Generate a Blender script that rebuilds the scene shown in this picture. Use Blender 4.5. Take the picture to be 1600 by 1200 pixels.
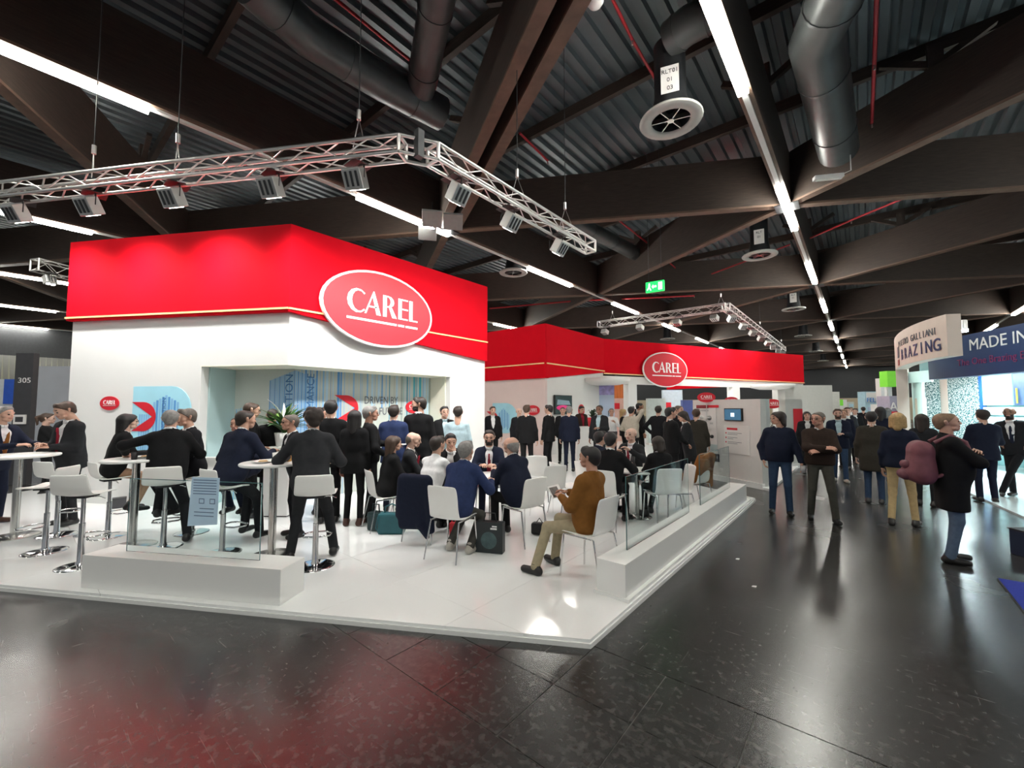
import bpy, bmesh, math, random
import numpy as np
from mathutils import Vector, Matrix
for o in list(bpy.data.objects): bpy.data.objects.remove(o)
scene = bpy.context.scene
COL = scene.collection
random.seed(7); RNG = np.random.default_rng(7)
R = math.radians
# ---------------------------------------------------------------- camera
FPX = 652.0; HEAD = R(39.9); PITCH = R(3.16); CAMZ = 1.8
cd = bpy.data.cameras.new('camera'); cam = bpy.data.objects.new('camera', cd); COL.objects.link(cam)
cd.sensor_fit = 'HORIZONTAL'; cd.sensor_width = 36; cd.lens = FPX/1600*36; cd.clip_start = .05; cd.clip_end = 400
cam.location = (0, 0, CAMZ); cam.rotation_euler = (R(90)+PITCH, 0, HEAD)
scene.camera = cam
# ---------------------------------------------------------------- light of the hall
scene.view_settings.view_transform = 'Standard'; scene.view_settings.look = 'None'
scene.view_settings.gamma = 1; scene.view_settings.use_curve_mapping = False
scene.view_settings.exposure = 0.78
w = bpy.data.worlds.new('hall_air'); scene.world = w; w.use_nodes = True
w.node_tree.nodes['Background'].inputs[0].default_value = (.9, .95, 1, 1)
w.node_tree.nodes['Background'].inputs[1].default_value = .16
TUBE = 46.0        # emission of the ceiling tubes
SPOT = 150.0       # watts of each truss floodlight

# ---------------------------------------------------------------- where a photo ray meets the hall
CH, SH = math.cos(HEAD), math.sin(HEAD)
def ray(u, v):
    x = (u-800)/FPX; y = (600-v)/FPX
    f = math.cos(PITCH)-y*math.sin(PITCH); z = math.sin(PITCH)+y*math.cos(PITCH)
    return x, f, z
def G(u, v, z=0.0):            # point at height z
    x, f, zz = ray(u, v); t = (z-CAMZ)/zz; x *= t; f *= t
    return Vector((x*CH-f*SH, x*SH+f*CH, z))
def D(u, d, z=0.0):            # point at column u, ground distance d along the view axis
    x = (u-800)/FPX*d*1.0015
    return Vector((x*CH-d*SH, x*SH+d*CH, z))
def azim(p): return math.atan2(p[1], p[0])

# ---------------------------------------------------------------- materials
MATS = {}
def mat(name, c, r=.5, m=0., var=.08, sc=8., em=None, es=0., bump=0., trans=0., spec=.5, stretch=None, alpha=1., coat=0.):
    if name in MATS: return MATS[name]
    M = bpy.data.materials.new(name); MATS[name] = M; M.use_nodes = True
    nt = M.node_tree; b = nt.nodes['Principled BSDF']
    b.inputs['Base Color'].default_value = (*c, 1); b.inputs['Roughness'].default_value = r
    b.inputs['Metallic'].default_value = m; b.inputs['Specular IOR Level'].default_value = spec
    b.inputs['Coat Weight'].default_value = coat
    if trans: b.inputs['Transmission Weight'].default_value = trans
    if alpha < 1: b.inputs['Alpha'].default_value = alpha
    if em:
        b.inputs['Emission Color'].default_value = (*em, 1); b.inputs['Emission Strength'].default_value = es
    if var or bump:
        tc = nt.nodes.new('ShaderNodeTexCoord'); nz = nt.nodes.new('ShaderNodeTexNoise')
        nz.inputs['Scale'].default_value = sc; nz.inputs['Detail'].default_value = 4
        mp = nt.nodes.new('ShaderNodeMapping')
        if stretch: mp.inputs['Scale'].default_value = stretch
        nt.links.new(tc.outputs['Object'], mp.inputs[0]); nt.links.new(mp.outputs[0], nz.inputs['Vector'])
        if var:
            rp = nt.nodes.new('ShaderNodeMix'); rp.data_type = 'RGBA'
            rp.inputs[6].default_value = (*[max(0, k*(1-var*2)) for k in c], 1)
            rp.inputs[7].default_value = (*[min(1, k*(1+var*2)) for k in c], 1)
            nt.links.new(nz.outputs['Fac'], rp.inputs[0]); nt.links.new(rp.outputs[2], b.inputs['Base Color'])
        if bump:
            bp = nt.nodes.new('ShaderNodeBump'); bp.inputs['Strength'].default_value = bump; bp.inputs['Distance'].default_value = .01
            nt.links.new(nz.outputs['Fac'], bp.inputs['Height']); nt.links.new(bp.outputs[0], b.inputs['Normal'])
    return M
def lin(r, g, b):
    f = lambda c: (c/255/12.92) if c <= 10 else ((c/255+.055)/1.055)**2.4
    return (f(r), f(g), f(b))
WHITE = mat('white_lacquer', (.80, .80, .78), .35, var=.015, sc=2)
WALLW = mat('white_stand_wall', (.72, .72, .70), .6, var=.015, sc=3)
PINKW = mat('pale_rose_wall', (.74, .60, .57), .6, var=.02, sc=3)
RED = mat('red_fascia', (.66, .003, .013), .7, var=.03, sc=3, spec=.06)
GOLD = mat('gold_line', (1., .62, .28), .4, var=0)
CREAM = mat('cream_edge', (.82, .80, .66), .5, var=.02)
GLOSSW = mat('white_gloss_floor', (.86, .87, .86), .10, var=.02, sc=.9, spec=.5)
CHROME = mat('chrome', (.75, .75, .75), .08, 1., var=0)
ALU = mat('aluminium', (.72, .71, .69), .32, 1., var=.03)
STEEL = mat('brushed_steel', (.62, .61, .58), .25, 1., var=.04, sc=20)
SEATW = mat('white_shell_plastic', (.82, .82, .79), .35, var=.01)
BLACK = mat('black_matt', (.012, .012, .013), .5, var=.1)
DARKM = mat('dark_metal', (.03, .032, .035), .45, .3, var=.15)
REDPIPE = mat('red_pipe', (.42, .02, .03), .45, var=.1)
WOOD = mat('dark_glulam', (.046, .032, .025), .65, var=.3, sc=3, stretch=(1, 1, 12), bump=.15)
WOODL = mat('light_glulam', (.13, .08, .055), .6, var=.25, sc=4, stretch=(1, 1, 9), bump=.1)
DECK = mat('roof_deck', (.105, .125, .135), .42, .35, var=.2, sc=.6)
DUCTM = mat('duct_grey', (.085, .09, .09), .4, .5, var=.15, sc=3)
LOGOR = mat('logo_red', (.62, .01, .025), .5, var=.02)
LOGOW = mat('logo_white', (.86, .84, .82), .45, var=0)
GLASS = mat('clear_glass', (.86, .95, .95), .0, var=0, trans=1.)
GLASS.node_tree.nodes['Principled BSDF'].inputs['IOR'].default_value = 1.12
GEDGE = mat('glass_edge', (.10, .22, .22), .1, var=0)
NAVYT = mat('charcoal_print', (.10, .11, .13), .5, var=0)

# ---------------------------------------------------------------- mesh collector
class MB:
    def __init__(s): s.v = []; s.f = []; s.m = []; s.mats = []; s.sm = []
    def mi(s, m):
        if m not in s.mats: s.mats.append(m)
        return s.mats.index(m)
    def add(s, vs, fs, m, smooth=False):
        n = len(s.v); k = s.mi(m); s.v += [tuple(p) for p in vs]
        for f in fs: s.f.append(tuple(i+n for i in f)); s.m.append(k); s.sm.append(smooth)
        return s
    def box(s, a, b, m):
        x0, y0, z0 = a; x1, y1, z1 = b
        return s.add([(x0,y0,z0),(x1,y0,z0),(x1,y1,z0),(x0,y1,z0),(x0,y0,z1),(x1,y0,z1),(x1,y1,z1),(x0,y1,z1)],
            [(3,2,1,0),(4,5,6,7),(0,1,5,4),(1,2,6,5),(2,3,7,6),(3,0,4,7)], m)
    def prism(s, poly, z0, z1, m, m2=None):     # poly counter-clockwise in xy
        n = len(poly)
        a = sum(poly[i][0]*poly[(i+1) % n][1]-poly[(i+1) % n][0]*poly[i][1] for i in range(n))
        if a < 0: poly = poly[::-1]
        vs = [(p[0], p[1], z0) for p in poly]+[(p[0], p[1], z1) for p in poly]
        s.add(vs, [(i, (i+1) % n, n+(i+1) % n, n+i) for i in range(n)]+[tuple(range(n-1, -1, -1))], m)
        return s.add(vs, [tuple(range(n, 2*n))], m2 or m)
    def beam(s, a, b, wd, ht, m, up=(0, 0, 1)):  # bar with rectangular section from a to b
        a = Vector(a); b = Vector(b); d = (b-a).normalized(); u = Vector(up)
        sx = d.cross(u)
        if sx.length < 1e-4: sx = d.cross(Vector((1, 0, 0)))
        sx.normalize(); u = sx.cross(d)
        vs = []
        for p in (a, b):
            for i, j in ((-1, -1), (1, -1), (1, 1), (-1, 1)): vs.append(p+sx*i*wd/2+u*j*ht/2)
        return s.add(vs, [(0,1,2,3),(7,6,5,4),(4,5,1,0),(5,6,2,1),(6,7,3,2),(7,4,0,3)], m)
    def tube(s, a, b, r, m, n=10, r2=None):
        a = Vector(a); b = Vector(b); d = (b-a).normalized()
        sx = d.orthogonal().normalized(); sy = d.cross(sx); r2 = r if r2 is None else r2; vs = []
        for p, rr in ((a, r), (b, r2)):
            for i in range(n):
                t = 2*math.pi*i/n; vs.append(p+(sx*math.cos(t)+sy*math.sin(t))*rr)
        s.add(vs, [(i, (i+1) % n, n+(i+1) % n, n+i) for i in range(n)], m, True)
        return s.add(vs, [tuple(range(n-1, -1, -1)), tuple(range(n, 2*n))], m)
    def path(s, pts, r, m, n=8):
        pts = [Vector(p) for p in pts]; vs = []; prev = None
        for i, p in enumerate(pts):
            d = (pts[min(i+1, len(pts)-1)]-pts[max(i-1, 0)]).normalized()
            sx = d.orthogonal().normalized() if prev is None else (prev-d*prev.dot(d)).normalized()
            prev = sx; sy = d.cross(sx)
            for k in range(n):
                t = 2*math.pi*k/n; vs.append(p+(sx*math.cos(t)+sy*math.sin(t))*r)
        fs = [(i*n+k, i*n+(k+1) % n, (i+1)*n+(k+1) % n, (i+1)*n+k) for i in range(len(pts)-1) for k in range(n)]
        s.add(vs, fs, m, True)
        e = (len(pts)-1)*n
        return s.add(vs, [tuple(range(n-1, -1, -1)), tuple(range(e, e+n))], m)
    def lathe(s, prof, m, c=(0, 0, 0), n=24):
        vs = []
        for r, z in prof:
            for i in range(n):
                t = 2*math.pi*i/n; vs.append((c[0]+r*math.cos(t), c[1]+r*math.sin(t), c[2]+z))
        fs = [(j*n+i, j*n+(i+1) % n, (j+1)*n+(i+1) % n, (j+1)*n+i) for j in range(len(prof)-1) for i in range(n)]
        return s.add(vs, fs, m, True)
    def build(s, name, parent=None, bevel=0, xf=None, solid=0, sub=0):
        me = bpy.data.meshes.new(name)
        v = [xf @ Vector(p) for p in s.v] if xf is not None else s.v
        me.from_pydata([tuple(p) for p in v], [], s.f)
        for m in s.mats: me.materials.append(m)
        me.polygons.foreach_set('material_index', s.m); me.polygons.foreach_set('use_smooth', s.sm); me.update()
        o = bpy.data.objects.new(name, me); COL.objects.link(o)
        if parent is not None: o.parent = parent
        if solid:
            md = o.modifiers.new('solid', 'SOLIDIFY'); md.thickness = solid; md.offset = 0
        if bevel:
            md = o.modifiers.new('bevel', 'BEVEL'); md.width = bevel; md.segments = 2; md.limit_method = 'ANGLE'
        if sub:
            md = o.modifiers.new('sub', 'SUBSURF'); md.levels = sub; md.render_levels = sub
        return o
def tag(o, label=None, cat=None, group=None, kind=None):
    if label: o['label'] = label
    if cat: o['category'] = cat
    if group: o['group'] = group
    if kind: o['kind'] = kind
    return o
def empty(name, loc=(0, 0, 0), rz=0., label=None, cat=None, group=None, kind=None, parent=None):
    o = bpy.data.objects.new(name, None); COL.objects.link(o); o.location = loc; o.rotation_euler = (0, 0, rz)
    o.empty_display_size = .1
    if parent is not None: o.parent = parent
    return tag(o, label, cat, group, kind)
def copytree(o, parent=None):
    c = o.copy(); COL.objects.link(c)
    if parent is not None: c.parent = parent
    for ch in list(o.children): copytree(ch, c)
    return c
def frame(o, n, up=(0, 0, 1)):
    """matrix whose x runs to the right seen from the front, y up, z towards the viewer (normal n)"""
    n = Vector(n).normalized(); x = Vector(up).cross(n).normalized(); y = n.cross(x)
    M = Matrix.Identity(4)
    for i in range(3): M[i][0] = x[i]; M[i][1] = y[i]; M[i][2] = n[i]; M[i][3] = o[i]
    return M
def text(s, size, m, M, parent, name='lettering', ext=.004, align='CENTER', sx=1., bold=0.):
    c = bpy.data.curves.new(name, 'FONT'); c.body = s; c.size = size; c.extrude = ext; c.align_x = align; c.align_y = 'CENTER'
    c.offset = bold; c.materials.append(m); c.resolution_u = 3
    o = bpy.data.objects.new(name, c); COL.objects.link(o)
    o.parent = parent; o.matrix_local = M @ Matrix.Diagonal((sx, 1, 1, 1)); FONTS.append(o)
    return o
FONTS = []
def poly2(mb, pts, z0, z1, m, M):               # flat outline in a sign's frame, with thickness
    n = len(pts)
    a = sum(pts[i][0]*pts[(i+1) % n][1]-pts[(i+1) % n][0]*pts[i][1] for i in range(n))
    if a < 0: pts = pts[::-1]
    vs = [M @ Vector((p[0], p[1], z0)) for p in pts]+[M @ Vector((p[0], p[1], z1)) for p in pts]
    mb.add(vs, [tuple(range(n, 2*n)), tuple(range(n-1, -1, -1))]+[(i, (i+1) % n, n+(i+1) % n, n+i) for i in range(n)], m)
def ell(a, b, n=40): return [(a*math.cos(2*math.pi*i/n), b*math.sin(2*math.pi*i/n)) for i in range(n)]
I4 = Matrix.Identity(4)
def logo(M, wd, parent=None, label=None, rim=True, name='oval_sign', group=None, thick=.05, face=None):
    """red oval with white capitals and an underline, as on the stand"""
    root = empty(name, label=label, cat='sign' if label else None, group=group, parent=parent)
    h = wd*.60; a = wd/2; b = h/2
    if rim:
        mb = MB(); poly2(mb, ell(a, b), 0, thick, LOGOW, M); mb.build('rim', root)
        a *= .962; b *= .94
    mb = MB(); poly2(mb, ell(a, b), 0 if not rim else thick*.5, thick+.008, face or LOGOR, M); mb.build('face', root)
    z0 = thick+.008; z1 = z0+.006; k = wd/2.3
    T = M @ Matrix.Translation((-.70*k, -.12*k, 0)) @ Matrix.Diagonal((k, k, 1, 1))
    L = MB()
    def P(pts, x): poly2(L, [(p[0]+x, p[1]) for p in pts], z0, z1, LOGOW, T)
    def quadstrip(o, i, x):
        for q in range(len(o)-1): P([o[q], o[q+1], i[q+1], i[q]], x)
    t = [R(45+i*27) for i in range(11)]
    quadstrip([(.20+.20*math.cos(q), .20+.215*math.sin(q)) for q in t], [(.225+.135*math.cos(q), .20+.18*math.sin(q)) for q in t], 0)
    P([(.0, 0), (.035, 0), (.17, .36), (.17, .42)], .33); P([(.17, .42), (.15, .34), (.24, 0), (.33, 0), (.19, .42)], .33); P([(.08, .12), (.24, .12), (.24, .15), (.09, .15)], .33)
    P([(0, 0), (.08, 0), (.08, .4), (0, .4)], .70)
    t = [R(90-i*30) for i in range(7)]
    quadstrip([(.11+.13*math.cos(q), .29+.11*math.sin(q)) for q in t], [(.10+.06*math.cos(q), .29+.085*math.sin(q)) for q in t], .70)
    P([(.08, .375), (.12, .375), (.12, .4), (.08, .4)], .70); P([(.08, .18), (.12, .18), (.12, .205), (.08, .205)], .70); P([(.12, .19), (.19, .19), (.30, 0), (.20, 0)], .70)
    P([(0, 0), (.08, 0), (.08, .4), (0, .4)], 1.03)
    for y in (0, .19, .372): P([(.08, y), (.22, y), (.22, y+.028), (.08, y+.028)], 1.03)
    P([(0, 0), (.08, 0), (.08, .4), (0, .4)], 1.28); P([(.08, 0), (.20, 0), (.20, .028), (.08, .028)], 1.28)
    for x0, x1 in ((0, 1.0), (1.03, 1.17), (1.20, 1.48)): P([(x0, -.14), (x1, -.14), (x1, -.10), (x0, -.10)], 0)
    L.build('lettering', root)
    return root
# ================================================================ hall: floor, roof, far walls
def floor_mat():
    M = bpy.data.materials.new('dark_polished_floor'); M.use_nodes = True; nt = M.node_tree; N = nt.nodes; L = nt.links
    b = N['Principled BSDF']; g = N.new('ShaderNodeNewGeometry')
    def noise(sc, det=6, stretch=(1, 1, 1), rot=0, dist=0.):
        mp = N.new('ShaderNodeMapping'); mp.inputs['Scale'].default_value = stretch; mp.inputs['Rotation'].default_value = (0, 0, rot)
        n = N.new('ShaderNodeTexNoise'); n.inputs['Scale'].default_value = sc; n.inputs['Detail'].default_value = det
        n.inputs['Distortion'].default_value = dist
        L.new(g.outputs['Position'], mp.inputs[0]); L.new(mp.outputs[0], n.inputs['Vector']); return n.outputs['Fac']
    def ramp(f, a, ca, bb, cb):
        r = N.new('ShaderNodeValToRGB'); L.new(f, r.inputs[0]); e = r.color_ramp.elements
        e[0].position = a; e[0].color = (*ca, 1); e[1].position = bb; e[1].color = (*cb, 1); return r.outputs[0]
    def mix(a, bb, f=None, mode='ADD', v=1.):
        m = N.new('ShaderNodeMix'); m.data_type = 'RGBA'; m.blend_type = mode; m.inputs[0].default_value = v
        if f is not None: L.new(f, m.inputs[0])
        L.new(a, m.inputs[6]); L.new(bb, m.inputs[7]); return m.outputs[2]
    base = mix(ramp(noise(1.6, 8), .3, (.010, .010, .0098), .75, (.030, .029, .028)), ramp(noise(22, 12), .42, (.0, .0, .0), .72, (.045, .044, .042)))
    scr = ramp(noise(3., 3, (1, 22, 1), .5, .6), .66, (0, 0, 0), .74, (.05, .048, .045))
    scr2 = ramp(noise(2.3, 3, (26, 1, 1), .25, .8), .67, (0, 0, 0), .75, (.045, .045, .042))
    L.new(mix(mix(base, scr), scr2), b.inputs['Base Color'])
    rg = ramp(noise(.9, 3), .25, (.21, .21, .21), .8, (.30, .30, .30)); L.new(rg, b.inputs['Roughness'])
    bp = N.new('ShaderNodeBump'); bp.inputs['Strength'].default_value = .05; bp.inputs['Distance'].default_value = .004
    L.new(noise(60, 4), bp.inputs['Height'])
    b.inputs['Specular IOR Level'].default_value = .85
    return M
FLOORM = floor_mat()
JOINT = mat('floor_joint', (.11, .105, .095), .6, var=.2, sc=30)
XL, XR, YN, YF = -48., 30., -14., 84.
fl = tag(empty('floor'), 'dark polished hall floor with plate joints', kind='structure')
MB().box((XL, YN, -.3), (XR, YF, -.006), JOINT).build('screed', fl)
g = .004
MB().box((XL, YN, -.05), (XR, 1.78-g, 0), FLOORM).build('slab', fl)
MB().box((XL, 2.89+g, -.05), (XR, YF, 0), FLOORM).build('slab', fl)
tile = None; xs = [-1.6+.53*i for i in range(-9, 9)]
MB().box((XL, 1.78+g, -.05), (xs[0]-g, 2.89-g, 0), FLOORM).build('slab', fl)
MB().box((xs[-1]+g, 1.78+g, -.05), (XR, 2.89-g, 0), FLOORM).build('slab', fl)
for i in range(len(xs)-1):
    for y0 in (1.78, 2.335):
        if tile is None:
            tile = MB().box((g, g, -.05), (.53-g, .555-g, 0), FLOORM).build('cover_plate', fl); t_ = tile
        else:
            t_ = tile.copy(); COL.objects.link(t_)
        t_.location = (xs[i], y0, random.uniform(-.0012, .0008))
# litter on the floor
for k, (u, v) in enumerate(((1152, 874), (1178, 917))):
    p = G(u, v)
    tag(MB().add([(p.x-.02, p.y-.01, .002), (p.x+.02, p.y-.015, .004), (p.x+.025, p.y+.012, .012), (p.x-.015, p.y+.02, .003), (p.x, p.y, .014)],
        [(0, 1, 4), (1, 2, 4), (2, 3, 4), (3, 0, 4), (3, 2, 1, 0)], LOGOW).build('paper_scrap'),
        ['small white paper scrap on the dark floor, farther of two', 'small crumpled white paper scrap on the dark floor, nearer of two'][k], 'litter', 'paper scraps on the aisle')

# ---- roof: ribbed deck over a triangular lattice of glulam beams
HB = 6.05+CAMZ            # underside of beams
BD = 1.5                  # beam depth
ZD = HB+2.35              # deck
PX, PS = 9.2, 10.62       # lattice row spacing, node spacing
X0, S0 = -1.5, 14.65
ce = tag(empty('ceiling'), 'dark hall roof of ribbed steel deck over timber beams', kind='structure')
mb = MB(); vs = []; prof = []
x = XL; k = 0
while x < XR:
    prof += [(x, 0), (x+.16, 0), (x+.20, .11), (x+.32, .11)]; x += .36
vs = [(p[0], YN, ZD+p[1]) for p in prof]+[(p[0], YF, ZD+p[1]) for p in prof]; n = len(prof)
mb.add(vs, [(i, n+i, n+i+1, i+1) for i in range(n-1)], DECK)
mb.build('ribbed_deck', ce)
MB().box((XL, YN, ZD+.2), (XR, YF, ZD+.4), BLACK).build('roof_slab', ce)
def node(r, k): return Vector((X0+PX*r, S0+PS*(k+(.5 if r % 2 else 0)), 0))
def inside(p): return XL < p.x < XR and YN < p.y < YF
def glulam(a, b, twin=False, z=HB, d=BD, wd=.24, m=None):
    dirn = (b-a).normalized(); sd = Vector((-dirn.y, dirn.x, 0)); m = m or WOOD
    for off in ((-.24, .24) if twin else (0,)):
        q = MB(); z_ = Vector((0, 0, z+d/2))
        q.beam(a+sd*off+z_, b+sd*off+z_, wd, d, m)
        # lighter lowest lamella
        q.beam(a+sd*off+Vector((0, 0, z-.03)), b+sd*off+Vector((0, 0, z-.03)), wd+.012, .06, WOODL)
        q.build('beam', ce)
for r in range(-5, 4):
    for k in range(-3, 7):
        a = node(r, k)
        nb = [node(r, k+1)]
        if r % 2: nb += [node(r+1, k), node(r+1, k+1)]
        else: nb += [node(r+1, k-1), node(r+1, k)]
        for j, b in enumerate(nb):
            if not (inside(a) and inside(b)): continue
            glulam(a, b, twin=(j == 1 and r == -1 and k == -1))
        if inside(a) and 0 < a.y < 60:
            q = MB()
            q.box((a.x-.3, a.y-.3, HB-.09), (a.x+.3, a.y+.3, HB-.061), DARKM); q.build('node_plate', ce)
# second twin running up and out of the picture over the stand corner
# purlins under the deck and short posts with raking struts
for yy in np.arange(-8, 70, 3.54):
    q = MB(); q.beam((XL, yy, ZD-.16), (XR, yy, ZD-.16), .14, .3, WOOD); q.build('purlin', ce)
for r in range(-3, 3):
    for k in range(-1, 4):
        a = node(r, k)
        if not inside(a): continue
        for t in (.33, .67):
            for b in (node(r, k+1), node(r+1, k) if r % 2 else node(r+1, k-1)):
                p = a.lerp(b, t)
                q = MB(); q.beam((p.x, p.y, HB+BD), (p.x, p.y, ZD-.3), .26, .2, WOOD, up=(0, 1, 0))
                for s in (-1, 1): q.beam((p.x, p.y, HB+BD+.05), (p.x+s*.9, p.y, ZD-.3), .14, .12, WOOD, up=(0, 1, 0))
                q.build('strut_post', ce)
# far walls
CONC = mat('hall_wall_grey', (.30, .30, .28), .8, var=.08, sc=1.5)
TAN = mat('hall_wall_tan', (.45, .38, .27), .8, var=.08, sc=1.)
tag(MB().box((XL, YF, 0), (XR, YF+.3, 3.2), TAN).box((XL, YF+.01, 3.2), (XR, YF+.3, ZD+.3), DARKM).build('wall_far'), 'tan end wall at the far end of the aisle', kind='structure')
tag(MB().box((XL-.3, YN, 0), (XL, YF, 5.6), CONC).box((XL-.3, YN, 5.6), (XL-.01, YF, ZD+.3), DARKM).build('wall_left'), 'grey hall wall far behind the numbered pillar', kind='structure')
# curtain-like ribbed cladding low on the left wall
CURT = mat('pale_curtain', (.50, .50, .38), .7, var=.2, sc=1, stretch=(1, 6, .2))
q = MB(); pr = [(XL+.3+.12*math.sin(i*1.3), -12+i*.3) for i in range(120)]
q.add([(p[0], p[1], 0) for p in pr]+[(p[0], p[1], 5.6) for p in pr], [(i, i+1, 121+i-1+0, 120+i) for i in range(119)], CURT, True)
tag(q.build('curtain', solid=.02), 'pale pleated curtain along the far left hall wall', 'curtain')

# ---- light rows under the beams (rail with lit lamps and blank trays)
LAMP = mat('lit_tube', (1, 1, 1), .4, var=0, em=(1., .99, .91), es=TUBE)
TRAY = mat('lamp_tray_white', (.75, .75, .72), .4, var=.02)
ROWN = {0: 'row of tube lights above the aisle beside the red stands', -1: 'row of tube lights passing behind the big truss over the red stand',
        -2: 'row of tube lights above the left end of the red fascia', 1: 'row of tube lights above the navy sign on the right',
        -3: 'distant row of tube lights at far left, uppermost', -4: 'distant row of tube lights at far left, lower one', 2: 'farthest row of tube lights on the right', -5: 'faintest distant row of tube lights at far left'}
lamp0 = None
for r in range(-5, 3):
    x = X0+PX*r
    zt = HB-.16
    row = empty('light_row', (x, 0, 0), label=ROWN[r], cat='light')
    MB().box((-.05, YN+1, zt+.05), (.05, YF-1, zt+.10), TRAY).build('rail', row)
    ys = np.arange((5.2 if r == 0 else -1.9)-7.9*2, YF-5, 7.9)
    for y in ys:
        if y < YN+1: continue
        if lamp0 is None:
            m_ = MB().box((-.09, 0, zt-.02), (.09, 3.4, zt+.05), LAMP)
            lamp0 = m_.build('lamp', row); l_ = lamp0
        else:
            l_ = lamp0.copy(); COL.objects.link(l_); l_.parent = row
        l_.location = (0, y, 0)
    h = MB()
    for y in ys[::2]: h.tube((0, y, zt+.1), (0, y, HB), .008, DARKM, 5)
    h.build('hanger', row)

# ---- round ducts
def duct(pts, r, label, m=DUCTM):
    root = empty('air_duct', label=label, cat='duct')
    MB().path(pts, r, m, 20).build('pipe', root)
    for i in range(len(pts)-1):
        a, b = Vector(pts[i]), Vector(pts[i+1]); n = max(1, int((b-a).length/1.5)); d = (b-a).normalized()
        for k in range(n):
            p = a+(b-a)*((k+.5)/n); MB().tube(p-d*.025, p+d*.025, r+.014, m, 20).build('seam_band', root)
    return root
za = HB+.75
duct([G(390, -30, za), G(480, 55, za), G(600, 130, za), G(690, 178, za)], .36, 'grey round air duct above the left arm of the big truss')
duct([G(690, -40, za+.1), G(672, 60, za+.1), G(655, 150, za+.1)], .3, 'ribbed grey duct running upward beside the twin timber beams')
duct([G(1330, -60, HB+.5), G(1275, 60, HB+.5), G(1310, 235, HB+.5)], .42, 'wide grey duct right of the aisle light row')
duct([G(845, 330, HB+1.), G(905, 350, HB+1.), G(1000, 400, HB+1.)], .3, 'slim dark duct behind the right end of the big truss')
duct([G(1130, 10, HB+1.3), G(1075, 40, HB+1.3), G(1047, 62, HB+1.3)], .33, 'dark bent duct feeding the numbered ceiling vent')
# ---- hanging round vents with number plates
def vent(u, v, w_px, label, plate=None, group=None):
    z = HB-.15; p = G(u, v, z); dist = (p-Vector((0, 0, CAMZ))).length
    root = empty('ceiling_vent', p, label=label, cat='vent', group=group)
    rr = .62
    q = MB(); q.lathe([(rr*.6, .02), (rr*.62, -.03), (rr*.97, -.03), (rr, 0), (rr*.97, .03), (rr*.6, .03)], ALU if False else mat('vent_grey', (.42, .42, .39), .5, var=.05), n=36); q.build('ring', root)
    q = MB(); q.lathe([(rr*.60, 0), (rr*.55, .35), (rr*.5, .5), (rr*.5, 1.6)], DARKM, n=28); q.build('neck', root)
    q = MB(); q.tube((0, 0, -.02), (0, 0, .1), .07, ALU)
    q.build('hub', root)
    for i in range(6):
        t = i*math.pi/3+.3
        MB().beam((.05*math.cos(t), .05*math.sin(t), .04), (rr*.6*math.cos(t), rr*.6*math.sin(t), .04), .02, .10, ALU).build('vane', root)
    if plate:
        d = Vector((-p.x, -p.y, 0)).normalized(); M = frame(d*(rr*.56)+Vector((0, 0, .62)), d)
        q = MB(); poly2(q, [(-.17, -.28), (.17, -.28), (.17, .28), (-.17, .28)], 0, .012, LOGOW, M); pl = q.build('number_plate', root)
        for i, s in enumerate(plate): text(s, .12, BLACK, M @ Matrix.Translation((0, .16-.17*i, .014)), pl, ext=.002)
    return root
vent(1048, 188, 84, 'large round ceiling vent with number plate, nearest one', ('RLT01', '01', '03'))
vent(1187, 399, 50, 'round ceiling vent with number plate left of the aisle lights, second nearest', ('RLT', '01'))
vent(1240, 483, 34, 'round ceiling vent with number plate above the aisle, third nearest', ('RLT', '01'))
vent(802, 426, 40, 'round ceiling vent behind the light row above the rear red fascia')
for u, v, lb in ((1255, 525, 'nearest of the small distant vents left of the aisle lights'), (1275, 549, 'middle of the small distant vents left of the aisle lights'), (1286, 564, 'farthest of the small distant vents left of the aisle lights'), (1043, 530, 'small distant vent just above the rear red canopy')):
    vent(u, v, 20, lb, group='distant vents')
# ---- red sprinkler pipes
def pipe(pts, label, r=.035):
    root = empty('sprinkler_pipe', label=label, cat='pipe')
    MB().path(pts, r, REDPIPE, 8).build('pipe', root)
    for p in pts[1:]:
        p = Vector(p); MB().tube(p, p-Vector((0, 0, .12)), .02, ALU, 6).build('sprinkler_head', root)
zp = ZD-.45
pipe([G(520, -5, zp), G(645, 98, zp)], 'red sprinkler pipe above the left duct')
pipe([G(703, -5, zp), G(690, 90, zp), G(672, 170, zp)], 'red sprinkler pipe beside the twin beams')
pipe([G(955, -5, zp), G(988, 62, zp), G(1024, 124, zp)], 'red sprinkler pipe leading to the numbered vent')
pipe([G(812, 208, zp), G(856, 251, zp)], 'short red sprinkler pipe right of the twin beams')
pipe([G(1370, -10, HB+.8), G(1366, 100, HB+.8), G(1362, 192, HB+.8)], 'red sprinkler pipe hanging right of the aisle duct')
pipe([G(1266, 372, HB+.3), G(1330, 344, HB+.3), G(1465, 288, HB+.3)], 'red sprinkler pipe crossing right of the aisle lights')
pipe([G(1112, 428, HB+.3), G(1235, 382, HB+.3)], 'red sprinkler pipe left of the second vent')
pipe([G(950, 331, HB+1.2), G(1012, 380, HB+1.2), G(1068, 430, HB+1.2)], 'red sprinkler pipe behind the exit sign')
pipe([G(765, 482, HB+.3), G(900, 470, HB+.3), G(1085, 462, HB+.3)], 'long red pipe low above the rear red fascia', .05)
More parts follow.
